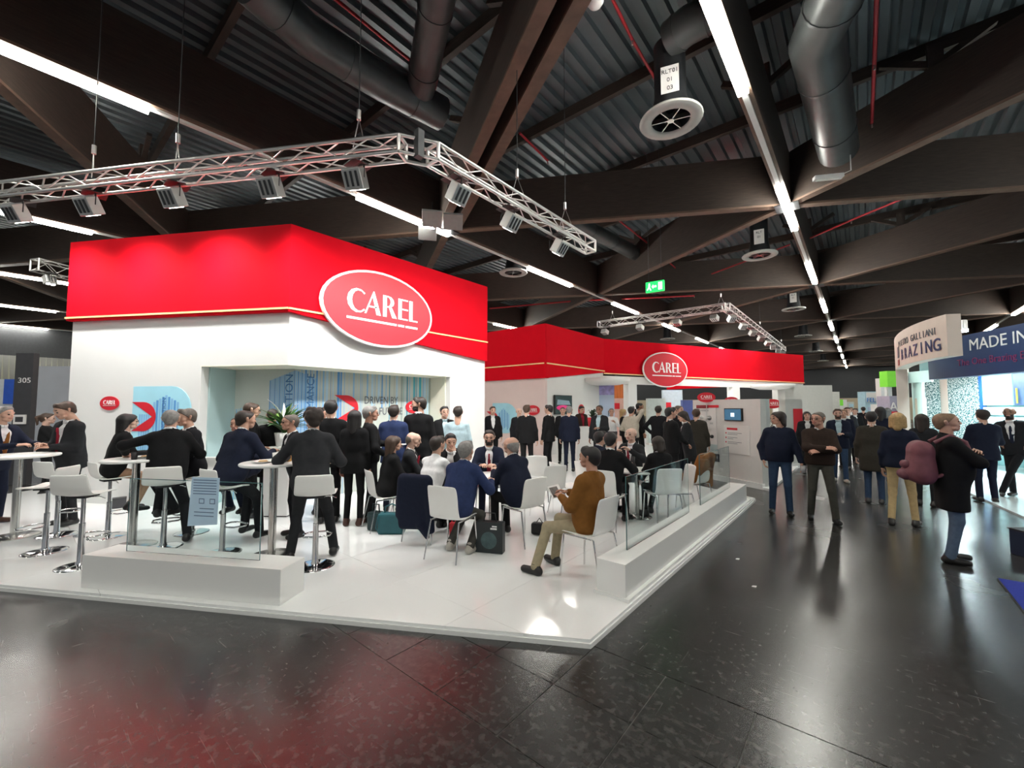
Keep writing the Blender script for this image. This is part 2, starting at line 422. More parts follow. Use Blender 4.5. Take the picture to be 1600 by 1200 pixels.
# emergency lamp, exit sign, smoke detector
p = G(1294, 277, HB-.35); e = empty('emergency_lamp', p, R(28), 'pale emergency lamp hanging right of the aisle light row', 'lamp')
MB().box((-.32, -.08, -.05), (.32, .08, .05), TRAY).build('housing', e, bevel=.015)
MB().box((-.25, -.045, -.062), (.22, .045, -.051), mat('lamp_diffuser', (.85, .87, .8), .3, var=0)).build('diffuser', e)
MB().path([(.3, 0, .04), (.5, 0, .12), (.5, 0, ZD-p.z)], .012, TRAY, 6).build('bracket', e)
GREEN = mat('exit_green', (.0, .42, .05), .4, var=0, em=(.02, .8, .12), es=1.1)
EXW = mat('exit_white', (.9, 1, .9), .4, var=0, em=(.85, 1, .85), es=1.3)
d_ = 13.2; p = D(1026, d_, CAMZ+(636-445)/FPX*d_); nrm = Vector((-p.x, -p.y, 0)).normalized(); nrm.rotate(Matrix.Rotation(R(-14), 3, 'Z'))
e = empty('exit_sign', label='green illuminated exit sign hanging below the roof', cat='sign'); M = frame(p, nrm)
q = MB(); poly2(q, [(-.29, -.17), (.29, -.17), (.29, .17), (-.29, .17)], -.07, 0, GREEN, M); q.build('case', e, bevel=.01)
q = MB()
poly2(q, [(-.06, -.03), (.05, -.03), (.05, .03), (-.06, .03)], .001, .006, EXW, M); poly2(q, [(-.1, 0), (-.05, -.07), (-.05, .07)], .001, .006, EXW, M)
q.build('arrow', e)
q = MB(); poly2(q, [(.11, -.12), (.23, -.12), (.23, .12), (.11, .12)], .001, .006, EXW, M); q.build('door_symbol', e)
q = MB(); poly2(q, ell(.022, .022, 10), .001, .006, EXW, M @ Matrix.Translation((-.17, .10, 0)))
poly2(q, [(-.20, .07), (-.14, .07), (-.15, -.02), (-.11, -.11), (-.14, -.12), (-.18, -.04), (-.23, -.11), (-.25, -.09), (-.20, 0)], .001, .006, EXW, M); q.build('running_figure', e)
q = MB()
for s in (-.2, .2): q.tube(M @ Vector((s, .17, -.03)), M @ Vector((s, ZD-p.z, -.03)), .006, DARKM, 5)
q.build('hanger', e)
p = G(930, 3, HB+.2)
e = empty('smoke_detector', p, label='small white round disc hanging at the top edge beside the twin beams', cat='detector')
MB().lathe([(0, -.05), (.10, -.05), (.13, 0), (.13, .04), (0, .05)], LOGOW, n=20).build('housing', e); MB().tube((0, 0, .04), (0, 0, 1), .01, DARKM, 5).build('hanger', e)
# ================================================================ the red and white stand
ST = .06
LD = Vector((-.866, -.5, 0)); YD = Vector((0, 1, 0)); LN = Vector((.5, -.866, 0))   # along the front edge / along the aisle / outward normal of the front
A = Vector((-1.61, 2.84, 0)); B1 = Vector((-7.38, 2.95, 0))
def xy(p): return (p.x, p.y)
pf = tag(empty('floor_platform'), 'raised glossy white floor of the red stand', kind='structure')
MB().prism([xy(A), (-1.61, 9.2), (-6.2, 11.7), (-14, 9), xy(A+LD*11.5+Vector((-2, 3.5, 0))), xy(A+LD*11.5)], .0, .035, WHITE).build('plinth', pf)
e_ = .012
# laminate boards, laid along the aisle
plat = [Vector(A)+Vector((-e_, e_, 0)), Vector((-1.61-e_, 9.2, 0)), Vector((-6.2, 11.7, 0)), Vector((-14, 9, 0)), A+LD*11.5+Vector((-2, 3.5, 0)), A+LD*11.5]
def clip(poly, n, c):          # keep n.p >= c
    out = []
    for i, p in enumerate(poly):
        q = poly[(i+1) % len(poly)]; dp = n.dot(p)-c; dq = n.dot(q)-c
        if dp >= 0: out.append(p)
        if dp*dq < 0: out.append(p.lerp(q, dp/(dp-dq)))
    return out
for i in range(14):
    x0 = -1.61-i*1.0
    for j in range(9):
        y0 = -3.4+j*2.0
        c = clip(clip(clip(clip(plat, Vector((1, 0, 0)), x0-1.0+.0012), Vector((-1, 0, 0)), -x0+.0012), Vector((0, 1, 0)), y0+.0012), Vector((0, -1, 0)), -y0-2.0+.0012)
        if len(c) >= 3: MB().prism([xy(p) for p in c], .035, ST, GLOSSW).build('floor_panel', pf)
# ---- low white bench walls with glass screens
def glasspane(parent, a, b, z0, z1):
    q = MB(); q.beam(Vector((*xy(a), (z0+z1)/2)), Vector((*xy(b), (z0+z1)/2)), .012, z1-z0, GLASS); o = q.build('glass_pane', parent)
    d = (b-a).normalized()
    e = MB()
    for p in (a-d*.002, b+d*.002): e.tube(Vector((*xy(p), z0)), Vector((*xy(p), z1)), .004, GEDGE, 6)
    e.beam(Vector((*xy(a), z1+.002)), Vector((*xy(b), z1+.002)), .012, .005, GEDGE); e.build('pane_edge', o)
    return o
PA = G(437, 947, ST); PB = PA+LD*2.16; pn = Vector((-.5, .866, 0))
bw = empty('bench_wall', label='low white bench wall with glass screen in front of the bar stools', cat='bench wall')
MB().prism([xy(PA), xy(PB), xy(PB+pn*.32), xy(PA+pn*.32)], ST, ST+.31, WHITE).build('body', bw, bevel=.004)
c_ = pn*.17
glasspane(bw, PA+LD*.36+c_, PA+LD*1.86+c_, ST+.31, ST+1.02)
bw2 = empty('bench_wall', label='long low white bench wall with glass screens along the dark aisle', cat='bench wall')
MB().box((-1.97, 3.60, ST), (-1.68, 8.75, ST+.32), WHITE).build('body', bw2, bevel=.004)
MB().box((-1.99, 3.58, ST), (-1.64, 8.95, ST+.03), WHITE).build('foot_ledge', bw2)
for y0, y1 in ((3.98, 5.92), (6.45, 8.2)): glasspane(bw2, Vector((-1.84, y0, 0)), Vector((-1.84, y1, 0)), ST+.32, ST+1.04)
# sheet stuck on the glass of the front bench wall
M = frame(PA+LD*.98+c_+LN*.012+Vector((0, 0, ST+.80)), LN)
SHEET = mat('pale_blue_print', (.55, .74, .90), .5, var=.04, sc=5); SHEETD = mat('blue_print_text', (.12, .2, .34), .5, var=0)
sh = empty('info_sheet', label='pale blue printed sheet stuck on the front glass screen', cat='poster')
q = MB(); poly2(q, [(-.17, -.27), (.16, -.24), (.17, .2), (-.14, .2)], 0, .003, SHEET, M); q.build('paper', sh)
q = MB()
for i in range(6): poly2(q, [(-.12, .17-.026*i), (.14, .17-.026*i), (.14, .178-.026*i), (-.12, .178-.026*i)], .003, .004, SHEETD, M)
for x in (-.05, .07): poly2(q, [(x, -.05), (x+.06, -.05), (x+.06, 0), (x, 0)], .003, .004, SHEETD, M); poly2(q, [(x+.008, -.042), (x+.052, -.042), (x+.052, -.008), (x+.008, -.008)], .004, .005, SHEET, M)
for i in range(3): poly2(q, [(-.10+.06*(i == 0), -.10-.035*i), (.12, -.10-.035*i), (.12, -.092-.035*i), (-.10+.06*(i == 0), -.092-.035*i)], .003, .004, SHEETD, M)
q.build('print', sh)

# ---- front building: walls, corner alcove, red fascia
ZT, ZG, ZW = 4.89, 3.45, 3.40
LL, RL = 4.5, 4.72            # lengths of left and right faces
NT = 2.52                    # top of alcove
def facept(face, t, off, z):  # face 'L' or 'R', t metres from the corner, off outward
    p = B1+LD*t+LN*off if face == 'L' else B1+YD*t+Vector((off, 0, 0))
    return Vector((p.x, p.y, z))
def wallbox(mb, face, t0, t1, z0, z1, m, o0=-.15, o1=0.):
    P = [facept(face, t0, o0, 0), facept(face, t1, o0, 0), facept(face, t1, o1, 0), facept(face, t0, o1, 0)]
    return mb.prism([xy(p) for p in P], z0, z1, m)
b1 = tag(empty('stand_building'), 'front white stand building with red fascia and striped corner alcove', 'building')
tl0, tr0 = 1.70, 3.62        # alcove limits on either face (from the corner)
wallbox(MB(), 'L', tl0, LL, ST, ZW, WALLW).build('wall_panel', b1)
wallbox(MB(), 'R', tr0, RL, ST, ZW, WALLW).build('wall_panel', b1)
miter = lambda off: B1+Vector((off, 0, 0))+YD*(-off*math.tan(R(30)))     # corner of an inset line (120 degree corner)
def mit(off):  # intersection of both faces moved outward by off
    # right face x = B1.x+off ; left face: LN.(p-B1)=off
    x = B1.x+off; y = B1.y+(off-LN.x*off)/LN.y
    return Vector((x, y, 0))
def lintel(z0, z1, o0, o1, m, name, t0L=tl0, t0R=tr0):
    c0, c1 = mit(o0), mit(o1)
    q = MB(); q.prism([xy(facept('L', t0L, o1, 0)), xy(c1), xy(c0), xy(facept('L', t0L, o0, 0))], z0, z1, m); q.build(name, b1)
    q = MB(); q.prism([xy(c1), xy(facept('R', t0R, o1, 0)), xy(facept('R', t0R, o0, 0)), xy(c0)], z0, z1, m); q.build(name, b1)
lintel(NT, ZW, -.15, 0, WALLW, 'wall_panel')
lintel(NT-.012, NT, -.9, 0.004, CREAM, 'alcove_soffit', tl0+.02, tr0+.02)
lintel(ZW-.02, ZW-.001, -.9, -.16, WALLW, 'wall_head', LL-.1, RL-.1)
ALC = mat('alcove_print_teal', (.44, .60, .60), .5, var=.06, sc=1.2)
ALG = mat('alcove_print_grey', (.50, .54, .50), .5, var=.05, sc=1.5)
lintel(ST, NT-.013, -.80, -.70, ALG, 'alcove_back', tl0+.1, tr0+.1)
q = MB(); q.prism([xy(facept('L', tl0-.03, -.152, 0)), xy(facept('L', tl0+.05, -.152, 0)), xy(facept('L', tl0+.05, -.72, 0)), xy(facept('L', tl0-.03, -.72, 0))], ST, NT, ALC); q.build('alcove_side', b1)
q = MB(); q.prism([xy(facept('R', tr0-.03, -.152, 0)), xy(facept('R', tr0+.05, -.152, 0)), xy(facept('R', tr0+.05, -.72, 0)), xy(facept('R', tr0-.03, -.72, 0))], ST, NT, CREAM); q.build('alcove_side', b1)
# printed graphics in the alcove: city block and rain of vertical stripes
BL = [mat('print_blue_%d' % i, c, .5, var=.02) for i, c in enumerate(((.10, .30, .62), (.22, .46, .72), (.03, .24, .36), (.40, .58, .70), (.30, .36, .34), (.05, .40, .52)))]
cb = mit(-.70)
MR = frame(Vector((cb.x+.001, cb.y, 0)), (1, 0, 0))     # x of this frame runs along +Y of the hall
MLf = frame(Vector((cb.x, cb.y, 0))+LN*.001, LN)      # x runs towards the corner, negative to the left
q = MB(); rr = random.Random(3)
t = .12
while t < 3.75:
    dens = 1.0 if t < .7 or t > 2.6 else .45
    wdt = rr.choice((.008, .012, .02, .03, .05)) * (1.3 if t > 2.6 else 1)
    z0 = ST if t > 2.5 or rr.random() < .3 else rr.uniform(1.2, 2.1)
    if t < .75: z0 = rr.uniform(1.3, 1.5)
    poly2(q, [(t, z0), (t+wdt, z0), (t+wdt, NT-.012), (t, NT-.012)], 0, .002, rr.choice((BL[0], BL[1], BL[3]) if t < 2.0 else (BL[2], BL[5], BL[3], BL[4], BL[2], BL[1])), MR)
    t += wdt+rr.uniform(.004, .05)/dens
q.build('stripe_print', b1)
q = MB()
for i in range(16):      # city blocks of fine stripes on the left half
    x = -.52+i*.034; zt = 2.30+.012*i
    poly2(q, [(x, ST), (x+.02, ST), (x+.02, zt), (x, zt)], 0, .002, BL[1] if i % 3 else BL[0], MLf)
for i in range(12):
    x = .02+i*.034; zt = 2.48-.012*i
    poly2(q, [(x, ST), (x+.022, ST), (x+.022, zt), (x, zt)], .0, .0025, BL[0] if i % 2 else BL[1], MR)
for i in range(10):
    x = -1.28+i*.05; zt = 1.75+.01*i
    poly2(q, [(x, ST), (x+.022, ST), (x+.022, zt), (x, zt)], 0, .002, BL[1] if i % 2 else BL[3], MLf)
q.build('city_print', b1)
BLT = mat('print_blue_text', (.05, .16, .36), .5, var=0)
text('INNOVATION', .22, BLT, MLf @ Matrix.Translation((-.10, 1.72, .004)) @ Matrix.Rotation(R(90), 4, 'Z'), b1, ext=.001)
text('PERFORMANCE', .20, BLT, MR @ Matrix.Translation((.30, 1.75, .005)) @ Matrix.Rotation(R(90), 4, 'Z'), b1, ext=.001)
def arrowmark(M, s, parent, name='red_arrow_print'):     # red chevron with a rounded right side
    q = MB(); n = 14
    arc = [(.0+.52*math.cos(R(90-180*i/n)), .5+.5*math.sin(R(90-180*i/n))) for i in range(n+1)]
    inn = [(-.5, 1), (.38, .5), (-.5, 0)]
    up = [(-.5, 1.)]+[a for a in arc if a[1] >= .5]+[(.38, .5)]
    lo = [(.38, .5)]+[a for a in arc if a[1] <= .5]+[(-.5, 0)]
    for pl in (up, lo):
        c = pl[0] if pl is up else pl[-1]
        pts = [p for p in pl]
        for i in range(1, len(pts)-1) if pl is up else range(0, len(pts)-2):
            a, b = pts[i], pts[i+1]
            ia = (.38-.88*abs(a[1]-.5)*2*.98, a[1]); ib = (.38-.88*abs(b[1]-.5)*2*.98, b[1])
            quad = [a, b, ib, ia]
            ar = sum(quad[k][0]*quad[(k+1) % 4][1]-quad[(k+1) % 4][0]*quad[k][1] for k in range(4))
            if abs(ar) > 1e-6: poly2(q, [(p[0]*s, p[1]*s) for p in quad], .001, .005, LOGOR, M)
    return q.build(name, parent)
arrowmark(MR @ Matrix.Translation((1.02, 1.52, .002)), .52, b1)
text('DRIVEN BY', .23, NAVYT, MR @ Matrix.Translation((1.42, 1.94, .006)), b1, ext=.001, align='LEFT', sx=.74)
text('THE FUTURE', .23, NAVYT, MR @ Matrix.Translation((1.42, 1.70, .006)), b1, ext=.001, align='LEFT', sx=.74)
logo(MR @ Matrix.Translation((2.72, 1.80, .002)), .50, b1, rim=False, thick=.004, name='alcove_logo')
# fascia
FO = .10
cf, cb_ = mit(FO), mit(-.15)
fa = MB(); pL = facept('L', LL+.08, FO, 0); pLb = facept('L', LL+.08, -.15, 0)
fa.prism([xy(pL), xy(cf), xy(cb_), xy(pLb)], ZW, ZT, RED); fa.build('fascia_panel', b1)
pR = facept('R', RL+.05, FO, 0); pRb = facept('R', RL+.05, -.15, 0)
zE = 2.97
vs = [(cf.x, cf.y, ZW), (pR.x, pR.y, zE), (pR.x, pR.y, ZT), (cf.x, cf.y, ZT), (cb_.x, cb_.y, ZW), (pRb.x, pRb.y, zE), (pRb.x, pRb.y, ZT), (cb_.x, cb_.y, ZT)]
MB().add(vs, [(0,1,2,3),(7,6,5,4),(0,4,5,1),(1,5,6,2),(2,6,7,3),(3,7,4,0)], RED).build('fascia_panel', b1)
for a, b in ((pL, cf), (cf, pR)):
    n = LN if a is pL else Vector((1, 0, 0))
    MB().beam(Vector((a.x, a.y, ZG))+n*.012, Vector((b.x, b.y, ZG))+n*.012, .026, .030, GOLD).build('gold_line', b1)
# end wall, back walls and roof so that the building is closed
bk = [facept('L', LL, 0, 0), Vector((-13.6, 4.2, 0)), Vector((-11.5, 8.15, 0)), facept('R', RL, 0, 0)]
for a, b in zip(bk[:-1], bk[1:]):
    MB().beam(Vector((a.x, a.y, (ST+ZW)/2)), Vector((b.x, b.y, (ST+ZW)/2)), .12, ZW-ST, WALLW).build('wall_panel', b1)
    MB().beam(Vector((a.x, a.y, (ZT+ZW)/2)), Vector((b.x, b.y, (ZT+ZW)/2)), .16, ZT-ZW, RED).build('fascia_panel', b1)
# wall logo and framed print left of the alcove
MLw = frame(facept('L', 0, .002, 0), LN)      # x negative = leftwards
def onL(u, v):       # photo ray on left face -> (x, z)
    x, f, z = ray(u, v); d = Vector((x*CH-f*SH, x*SH+f*CH, z)); o = Vector((0, 0, CAMZ))
    t = LN.dot(B1-o)/LN.dot(d); p = o+d*t; return (-(p-B1).dot(LD), p.z)
def onR(u, v):
    x, f, z = ray(u, v); d = Vector((x*CH-f*SH, x*SH+f*CH, z)); t = B1.x/d.x
    return (d.y*t-B1.y, CAMZ+d.z*t)
c = onL(172, 630); logo(MLw @ Matrix.Translation((c[0], c[1], 0)), .42, b1, rim=False, thick=.006, name='wall_logo')
p0 = onL(210, 604); p1 = onL(297, 700)
pr = empty('framed_print', label='blue city print with red arrow on the white wall left of the alcove', cat='poster')
x0, x1 = p0[0], p1[0]; z1 = p0[1]; z0 = z1-1.15; rad = min(.42, x1-x0)
CYAN = mat('print_cyan', (.36, .68, .80), .5, var=.08, sc=2)
outl = [(x0, z0), (x1-rad, z0)]+[(x1-rad+rad*math.cos(R(t)), (z0+rad)+rad*math.sin(R(t))) for t in range(-90, 1, 15)]+[(x1-rad+rad*math.cos(R(t)), (z1-rad)+rad*math.sin(R(t))) for t in range(0, 91, 15)]+[(x0, z1)]
q = MB(); poly2(q, outl, 0, .012, CYAN, MLw); q.build('board', pr)
q = MB(); wd = x1-x0
for i in range(9):
    x = x0+wd*(.36+.05*i); zt = z1-.16-.03*abs(i-4)
    poly2(q, [(x, z0+.06), (x+wd*.036, z0+.06), (x+wd*.036, zt), (x, zt)], .012, .014, BL[0] if i % 2 else BL[1], MLw)
for i in range(5):
    x = x0+wd*(.12+.04*i); poly2(q, [(x, z0+.02), (x+wd*.03, z0+.02), (x+wd*.03, z1-.5), (x, z1-.5)], .012, .014, BL[1], MLw)
q.build('city_print', pr)
text('INNOVATION', .11, BLT, MLw @ Matrix.Translation((x0+wd*.55, z1-.55, .016)) @ Matrix.Rotation(R(90), 4, 'Z'), pr, ext=.001)
arrowmark(MLw @ Matrix.Translation((x0+.24, z1-.80, .014)), .52, pr)
# big oval sign on the fascia
c0 = onR(501, 500); c1 = onR(674, 500)
wdO = (c1[0]-c0[0])*.985; cy = (c0[0]+c1[0])/2; cz = onR(587, 486)[1]
logo(frame(Vector((B1.x+FO+.03, B1.y+cy-.12, cz)), (1, 0, 0)), wdO, label='large red oval sign with white lettering on the front fascia', thick=.06)

# ---- rear building
Q0, Q1, Q2, Q3 = D(745, 16.2), D(852, 15.2), D(934, 18.8), D(1255, 24.6)
Q0 = Vector((-13.5, Q1.y, 0)); Q2.x = Q1.x
b2 = tag(empty('stand_building'), 'rear stand building with rose wall, long red canopy and white posts', 'building')
def wseg(a, b, z0, z1, m, name, th=.12, out=0., par=b2):
    d = (b-a).normalized(); n = Vector((d.y, -d.x, 0)); a = a+n*out; b = b+n*out
    return MB().prism([xy(a), xy(b), xy(b-n*th), xy(a-n*th)], z0, z1, m).build(name, par)
tag(MB().prism([xy(Q0+Vector((0, -2.4, 0))), xy(Q1+Vector((2.6, -1.4, 0))), (-5.2, 12.9), (-3.3, 11.7), (-1.55, 10.45), (-1.3, 31), (-14, 31)], 0, .05, GLOSSW).build('floor_rear_platform'), 'white platform of the rear stand building', kind='structure')
wseg(Q0, Q1, .05, 2.9, PINKW, 'wall_panel'); wseg(Q1+Vector((0, .121, 0)), Q2, .05, 3.4, WALLW, 'wall_panel')
wseg(Q0, Q1+Vector((.055, 0, 0)), 2.86, 4.858, RED, 'fascia_panel', .2, .06)
def wedge(a, b, za, zb, zt, out=.06):
    d = (b-a).normalized(); n = Vector((d.y, -d.x, 0)); a = a+n*out; b = b+n*out; a2 = a-n*.2; b2_ = b-n*.2
    vs = [(a.x,a.y,za),(b.x,b.y,zb),(b.x,b.y,zt),(a.x,a.y,zt),(a2.x,a2.y,za),(b2_.x,b2_.y,zb),(b2_.x,b2_.y,zt),(a2.x,a2.y,zt)]
    MB().add(vs, [(0,1,2,3),(7,6,5,4),(0,4,5,1),(1,5,6,2),(2,6,7,3),(3,7,4,0)], RED).build('fascia_panel', b2)
wedge(Q1, Q2, 2.86, 3.34, 4.86); wedge(Q2, Q3, 3.34, 3.18, 4.86)
Q4 = Q3+Vector((-9, 3, 0)); wseg(Q3, Q4, 3.18, 4.86, RED, 'fascia_panel', .2, .06)
for a, b in ((Q0, Q1), (Q1, Q2), (Q2, Q3)):
    d = (b-a).normalized(); n = Vector((d.y, -d.x, 0)); zz = 3.40 if a is not Q2 else 3.30
    MB().beam(Vector((a.x, a.y, zz))+n*.075, Vector((b.x, b.y, zz if a is not Q2 else 3.22))+n*.075, .035, .045, GOLD).build('gold_line', b2)
wseg(Q2, Q3, 2.86, 3.2, WHITE, 'soffit_beam', .25, .0)
dq = (Q3-Q2); 
for t, wpost in ((.115, .5), (.60, .55), (.86, .6)):
    p = Q2+dq*t; dd = dq.normalized(); wseg(p-dd*wpost*.5, p+dd*wpost*.5, .05, 2.9, WHITE, 'post', .35)
# round white lamp shades hanging below the canopy
for t in (.04, .80):
    p = Q2+dq*t-Vector((-.2, 1.2, 0)); 
    MB().lathe([(0, 2.72), (.6, 2.74), (1.0, 2.84), (1.05, 3.0), (0, 3.0)], WHITE, c=(p.x, p.y, 0), n=28).build('round_canopy_lamp', b2)
# prints on the rear walls
def on_plane(u, v, o, n):
    x, f, z = ray(u, v); d = Vector((x*CH-f*SH, x*SH+f*CH, z)); c = Vector((0, 0, CAMZ)); return c+d*(n.dot(o-c)/n.dot(d))
n0 = Vector((0, -1, 0)); a = on_plane(770, 630, Q1, n0); b = on_plane(809, 678, Q1, n0)
pr = empty('wall_print', label='blue city print with red arrow on the rose rear wall', cat='poster'); M = frame(Vector((0, Q1.y-.004, 0)), n0)
x0, x1, z1, z0 = a.x, b.x, a.z, b.z; rad = (z1-z0)*.5
outl = [(x0, z0), (x1-rad, z0)]+[(x1-rad+rad*math.cos(R(t)), (z0+rad)+rad*math.sin(R(t))) for t in range(-90, 91, 15)]+[(x0, z1)]
q = MB(); poly2(q, outl, 0, .012, CYAN, M); q.build('board', pr); q = MB()
for i in range(8): poly2(q, [(x0+.35+.07*i, z0+.15+.05*(i % 3)), (x0+.39+.07*i, z0+.15+.05*(i % 3)), (x0+.39+.07*i, z1-.2-.06*abs(i-3)), (x0+.35+.07*i, z1-.2-.06*abs(i-3))], .012, .014, BL[i % 2], M)
q.build('city_print', pr)
arrowmark(M @ Matrix.Translation((x0-.02, z0+.2, .014)), (z1-z0)*.55, pr)
c = on_plane(833, 641, Q1, n0); logo(M @ Matrix.Translation((c.x, c.z, 0)), .62, b2, rim=False, thick=.01, name='wall_logo')
n1 = Vector((1, 0, 0)); c = on_plane(908, 641, Q1, n1); MRb = frame(Vector((Q1.x+.004, 0, 0)), n1)
rs = empty('round_sign', label='small red round sign on the white rear wall beside the screen', cat='sign')
q = MB(); poly2(q, ell(.24, .24, 28), 0, .02, LOGOR, MRb @ Matrix.Translation((c.y, c.z, 0))); q.build('disc', rs)
q = MB()
for i in range(2): poly2(q, [(-.12, .02-.06*i), (.12, .02-.06*i), (.12, .05-.06*i), (-.12, .05-.06*i)], .02, .024, LOGOW, MRb @ Matrix.Translation((c.y, c.z, 0)))
q.build('lettering', rs)
a = on_plane(864, 617, Q1, n1); b = on_plane(891, 647, Q1, n1)
tv = empty('wall_screen', label='dark wall screen showing a red oval on the rear stand wall', cat='screen')
SCR = mat('screen_dark', (.01, .02, .018), .15, var=.3, sc=2, em=(.02, .05, .05), es=.25)
q = MB(); poly2(q, [(a.y, b.z), (b.y, b.z), (b.y, a.z), (a.y, a.z)], .02, .09, BLACK, MRb); q.build('case', tv, bevel=.01)
q = MB(); e = .03; poly2(q, [(a.y+e, b.z+e), (b.y-e, b.z+e), (b.y-e, a.z-e), (a.y+e, a.z-e)], .09, .094, SCR, MRb); pic = q.build('picture', tv)
SRED = mat('screen_red', (.5, .02, .12), .3, var=0, em=(.8, .03, .25), es=.2); SGR = mat('screen_grey', (.1, .14, .16), .3, var=.2, em=(.12, .18, .2), es=.5)
wq = b.y-a.y; q = MB(); poly2(q, [(p[0]+a.y+wq*.45, p[1]+b.z+.25) for p in ell(wq*.38, .10, 24)], .0945, .097, SRED, MRb); poly2(q, [(a.y+wq*.1, b.z+.36), (b.y-wq*.1, b.z+.36), (b.y-wq*.2, b.z+.52), (a.y+wq*.14, b.z+.56)], .0945, .096, SGR, MRb); q.build('picture_detail', tv)
# medium oval on the canopy
nq = Vector((dq.y, -dq.x, 0)).normalized(); c = on_plane(1037.5, 578, Q2+nq*.1, nq)
l0 = on_plane(1003, 578, Q2+nq*.1, nq); l1 = on_plane(1072, 578, Q2+nq*.1, nq)
logo(frame(c+nq*.06, nq), (l1-l0).length, label='medium red oval sign with white lettering on the rear canopy', thick=.06)
# reception counter with red pot, banners, orange panel
p = D(925, 14.0); ct = empty('reception_counter', (p.x, p.y, .05), HEAD+R(12), 'white reception counter before the rear white wall', 'counter')
MB().box((-.62, -.25, 0), (.62, .25, 1.06), WHITE).build('body', ct, bevel=.01); MB().box((-.66, -.29, 1.06), (.66, .29, 1.10), WHITE).build('top', ct, bevel=.008)
pt = empty('flower_pot', (p.x+.05, p.y-.1, 1.15), 0, 'red pot with dark plant on the reception counter', 'pot')
MB().lathe([(0, 0), (.13, 0), (.16, .3), (.14, .3), (.12, .05)], LOGOR, n=20).build('pot', pt)
q = MB(); rr = random.Random(5)
for i in range(26):
    t = rr.uniform(0, 6.28); r_ = rr.uniform(.1, .25); h = rr.uniform(.1, .32)
    q.add([(0, 0, .28), (r_*.5*math.cos(t)-.03*math.sin(t), r_*.5*math.sin(t)+.03*math.cos(t), .28+h), (r_*math.cos(t), r_*math.sin(t), .26+h*.8), (r_*.5*math.cos(t)+.03*math.sin(t), r_*.5*math.sin(t)-.03*math.cos(t), .28+h)], [(0, 1, 2, 3)], mat('dark_leaf', (.02, .05, .02), .5))
q.build('foliage', pt, solid=.004)
BAN = mat('banner_blue', (.46, .56, .72), .4, var=.1, sc=1.5); BANP = mat('banner_violet', (.36, .32, .62), .4, var=.3, sc=6)
o_ = D(935, 18.2); nb = Vector((-o_.x, -o_.y, 0)).normalized()
bn = empty('banner', label='tall pale blue banner with violet top beside the white rear wall', cat='banner'); a = on_plane(936, 594, o_, nb); b = on_plane(961, 700, o_, nb)
M = frame(o_, nb); ia = M.inverted(); a = ia @ a; b = ia @ b
q = MB(); poly2(q, [(a.x, .05), (b.x, .05), (b.x, a.y), (a.x, a.y)], -.04, 0, BAN, M); q.build('sheet', bn)
q = MB(); poly2(q, [(a.x, a.y-.65), (b.x, a.y-.65), (b.x, a.y-.03), (a.x, a.y-.03)], 0, .004, BANP, M); q.build('violet_print', bn)
text('E', .3, NAVYT, M @ Matrix.Translation((b.x-.22, a.y-1.45, .006)), bn, ext=.002)
ORG = mat('orange_panel', (.62, .20, .05), .5, var=.25, sc=2, stretch=(8, 1, .3)); RSE = mat('rose_panel', (.62, .42, .36), .5, var=.1)
o_ = D(962, 21.5); a = D(958, 21.5); b = D(988, 21.5)
og = empty('partition', label='orange and rose partition under the rear canopy', cat='partition')
d = (b-a).normalized(); nn = Vector((d.y, -d.x, 0))
for z0, z1, m, nm in ((2.25, 3.05, ORG, 'orange_panel'), (.05, 2.25, RSE, 'rose_panel')): MB().prism([xy(a), xy(b), xy(b-nn*.1), xy(a-nn*.1)], z0, z1, m).build(nm, og)
MB().prism([xy(a+nn*.02), xy(a+d*.32+nn*.02), xy(a+d*.32-nn*.05), xy(a-nn*.05)], 1.7, 2.0, LOGOR).build('red_plate', og)
# display wall in front of the rear building
W0, W1 = Vector((-3.45, 11.65, 0)), Vector((-1.72, 10.62, 0))
dw = empty('display_wall', label='free-standing white display wall with product panel and small screen', cat='display')
dd = (W1-W0).normalized(); nw = Vector((dd.y, -dd.x, 0)); WZ = 1.98
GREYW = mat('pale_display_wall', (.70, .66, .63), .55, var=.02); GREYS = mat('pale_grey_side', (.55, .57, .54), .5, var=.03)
MB().prism([xy(W0), xy(W1), xy(W1-nw*.16), xy(W0-nw*.16)], .05, WZ, GREYW).build('front_panel', dw)
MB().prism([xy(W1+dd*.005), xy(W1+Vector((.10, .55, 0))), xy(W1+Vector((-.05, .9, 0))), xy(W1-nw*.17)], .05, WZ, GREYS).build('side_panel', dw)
MB().prism([xy(W0+nw*.06), xy(W1+nw*.06+dd*.05), xy(W1+Vector((.14, .6, 0))), xy(W0-nw*.3)], .0, .12, WHITE).build('plinth', dw)
MW = frame(W0, nw)
def onW(u, v): q_ = MW.inverted() @ on_plane(u, v, W0, nw); return q_.x, q_.y
def rect(parent, u0, v0, u1, v1, z0, z1, m, name, bevel=0):
    x0, y1 = onW(u0, v0); x1, y0 = onW(u1, v1); q = MB(); poly2(q, [(x0, y0), (x1, y0), (x1, y1), (x0, y1)], z0, z1, m, MW); return q.build(name, parent, bevel=bevel)
pb = rect(dw, 1086, 632, 1122, 727, .001, .02, mat('product_board', (.72, .70, .68), .5, var=.02), 'product_board')
rect(dw, 1089, 633, 1108, 638, .02, .024, mat('maroon', (.30, .02, .03), .5), 'title_bar'); rect(dw, 1108, 633, 1124, 637, .02, .024, LOGOR, 'title_bar')
rect(dw, 1095, 706, 1111, 729, .02, .03, mat('wine_red', (.36, .01, .05), .5), 'red_picture'); rect(dw, 1112, 708, 1125, 722, .02, .03, BLACK, 'dark_picture'); rect(dw, 1094, 692, 1122, 705, .02, .03, mat('pale_teal_print', (.42, .52, .52), .5), 'teal_picture')
rr = random.Random(9)
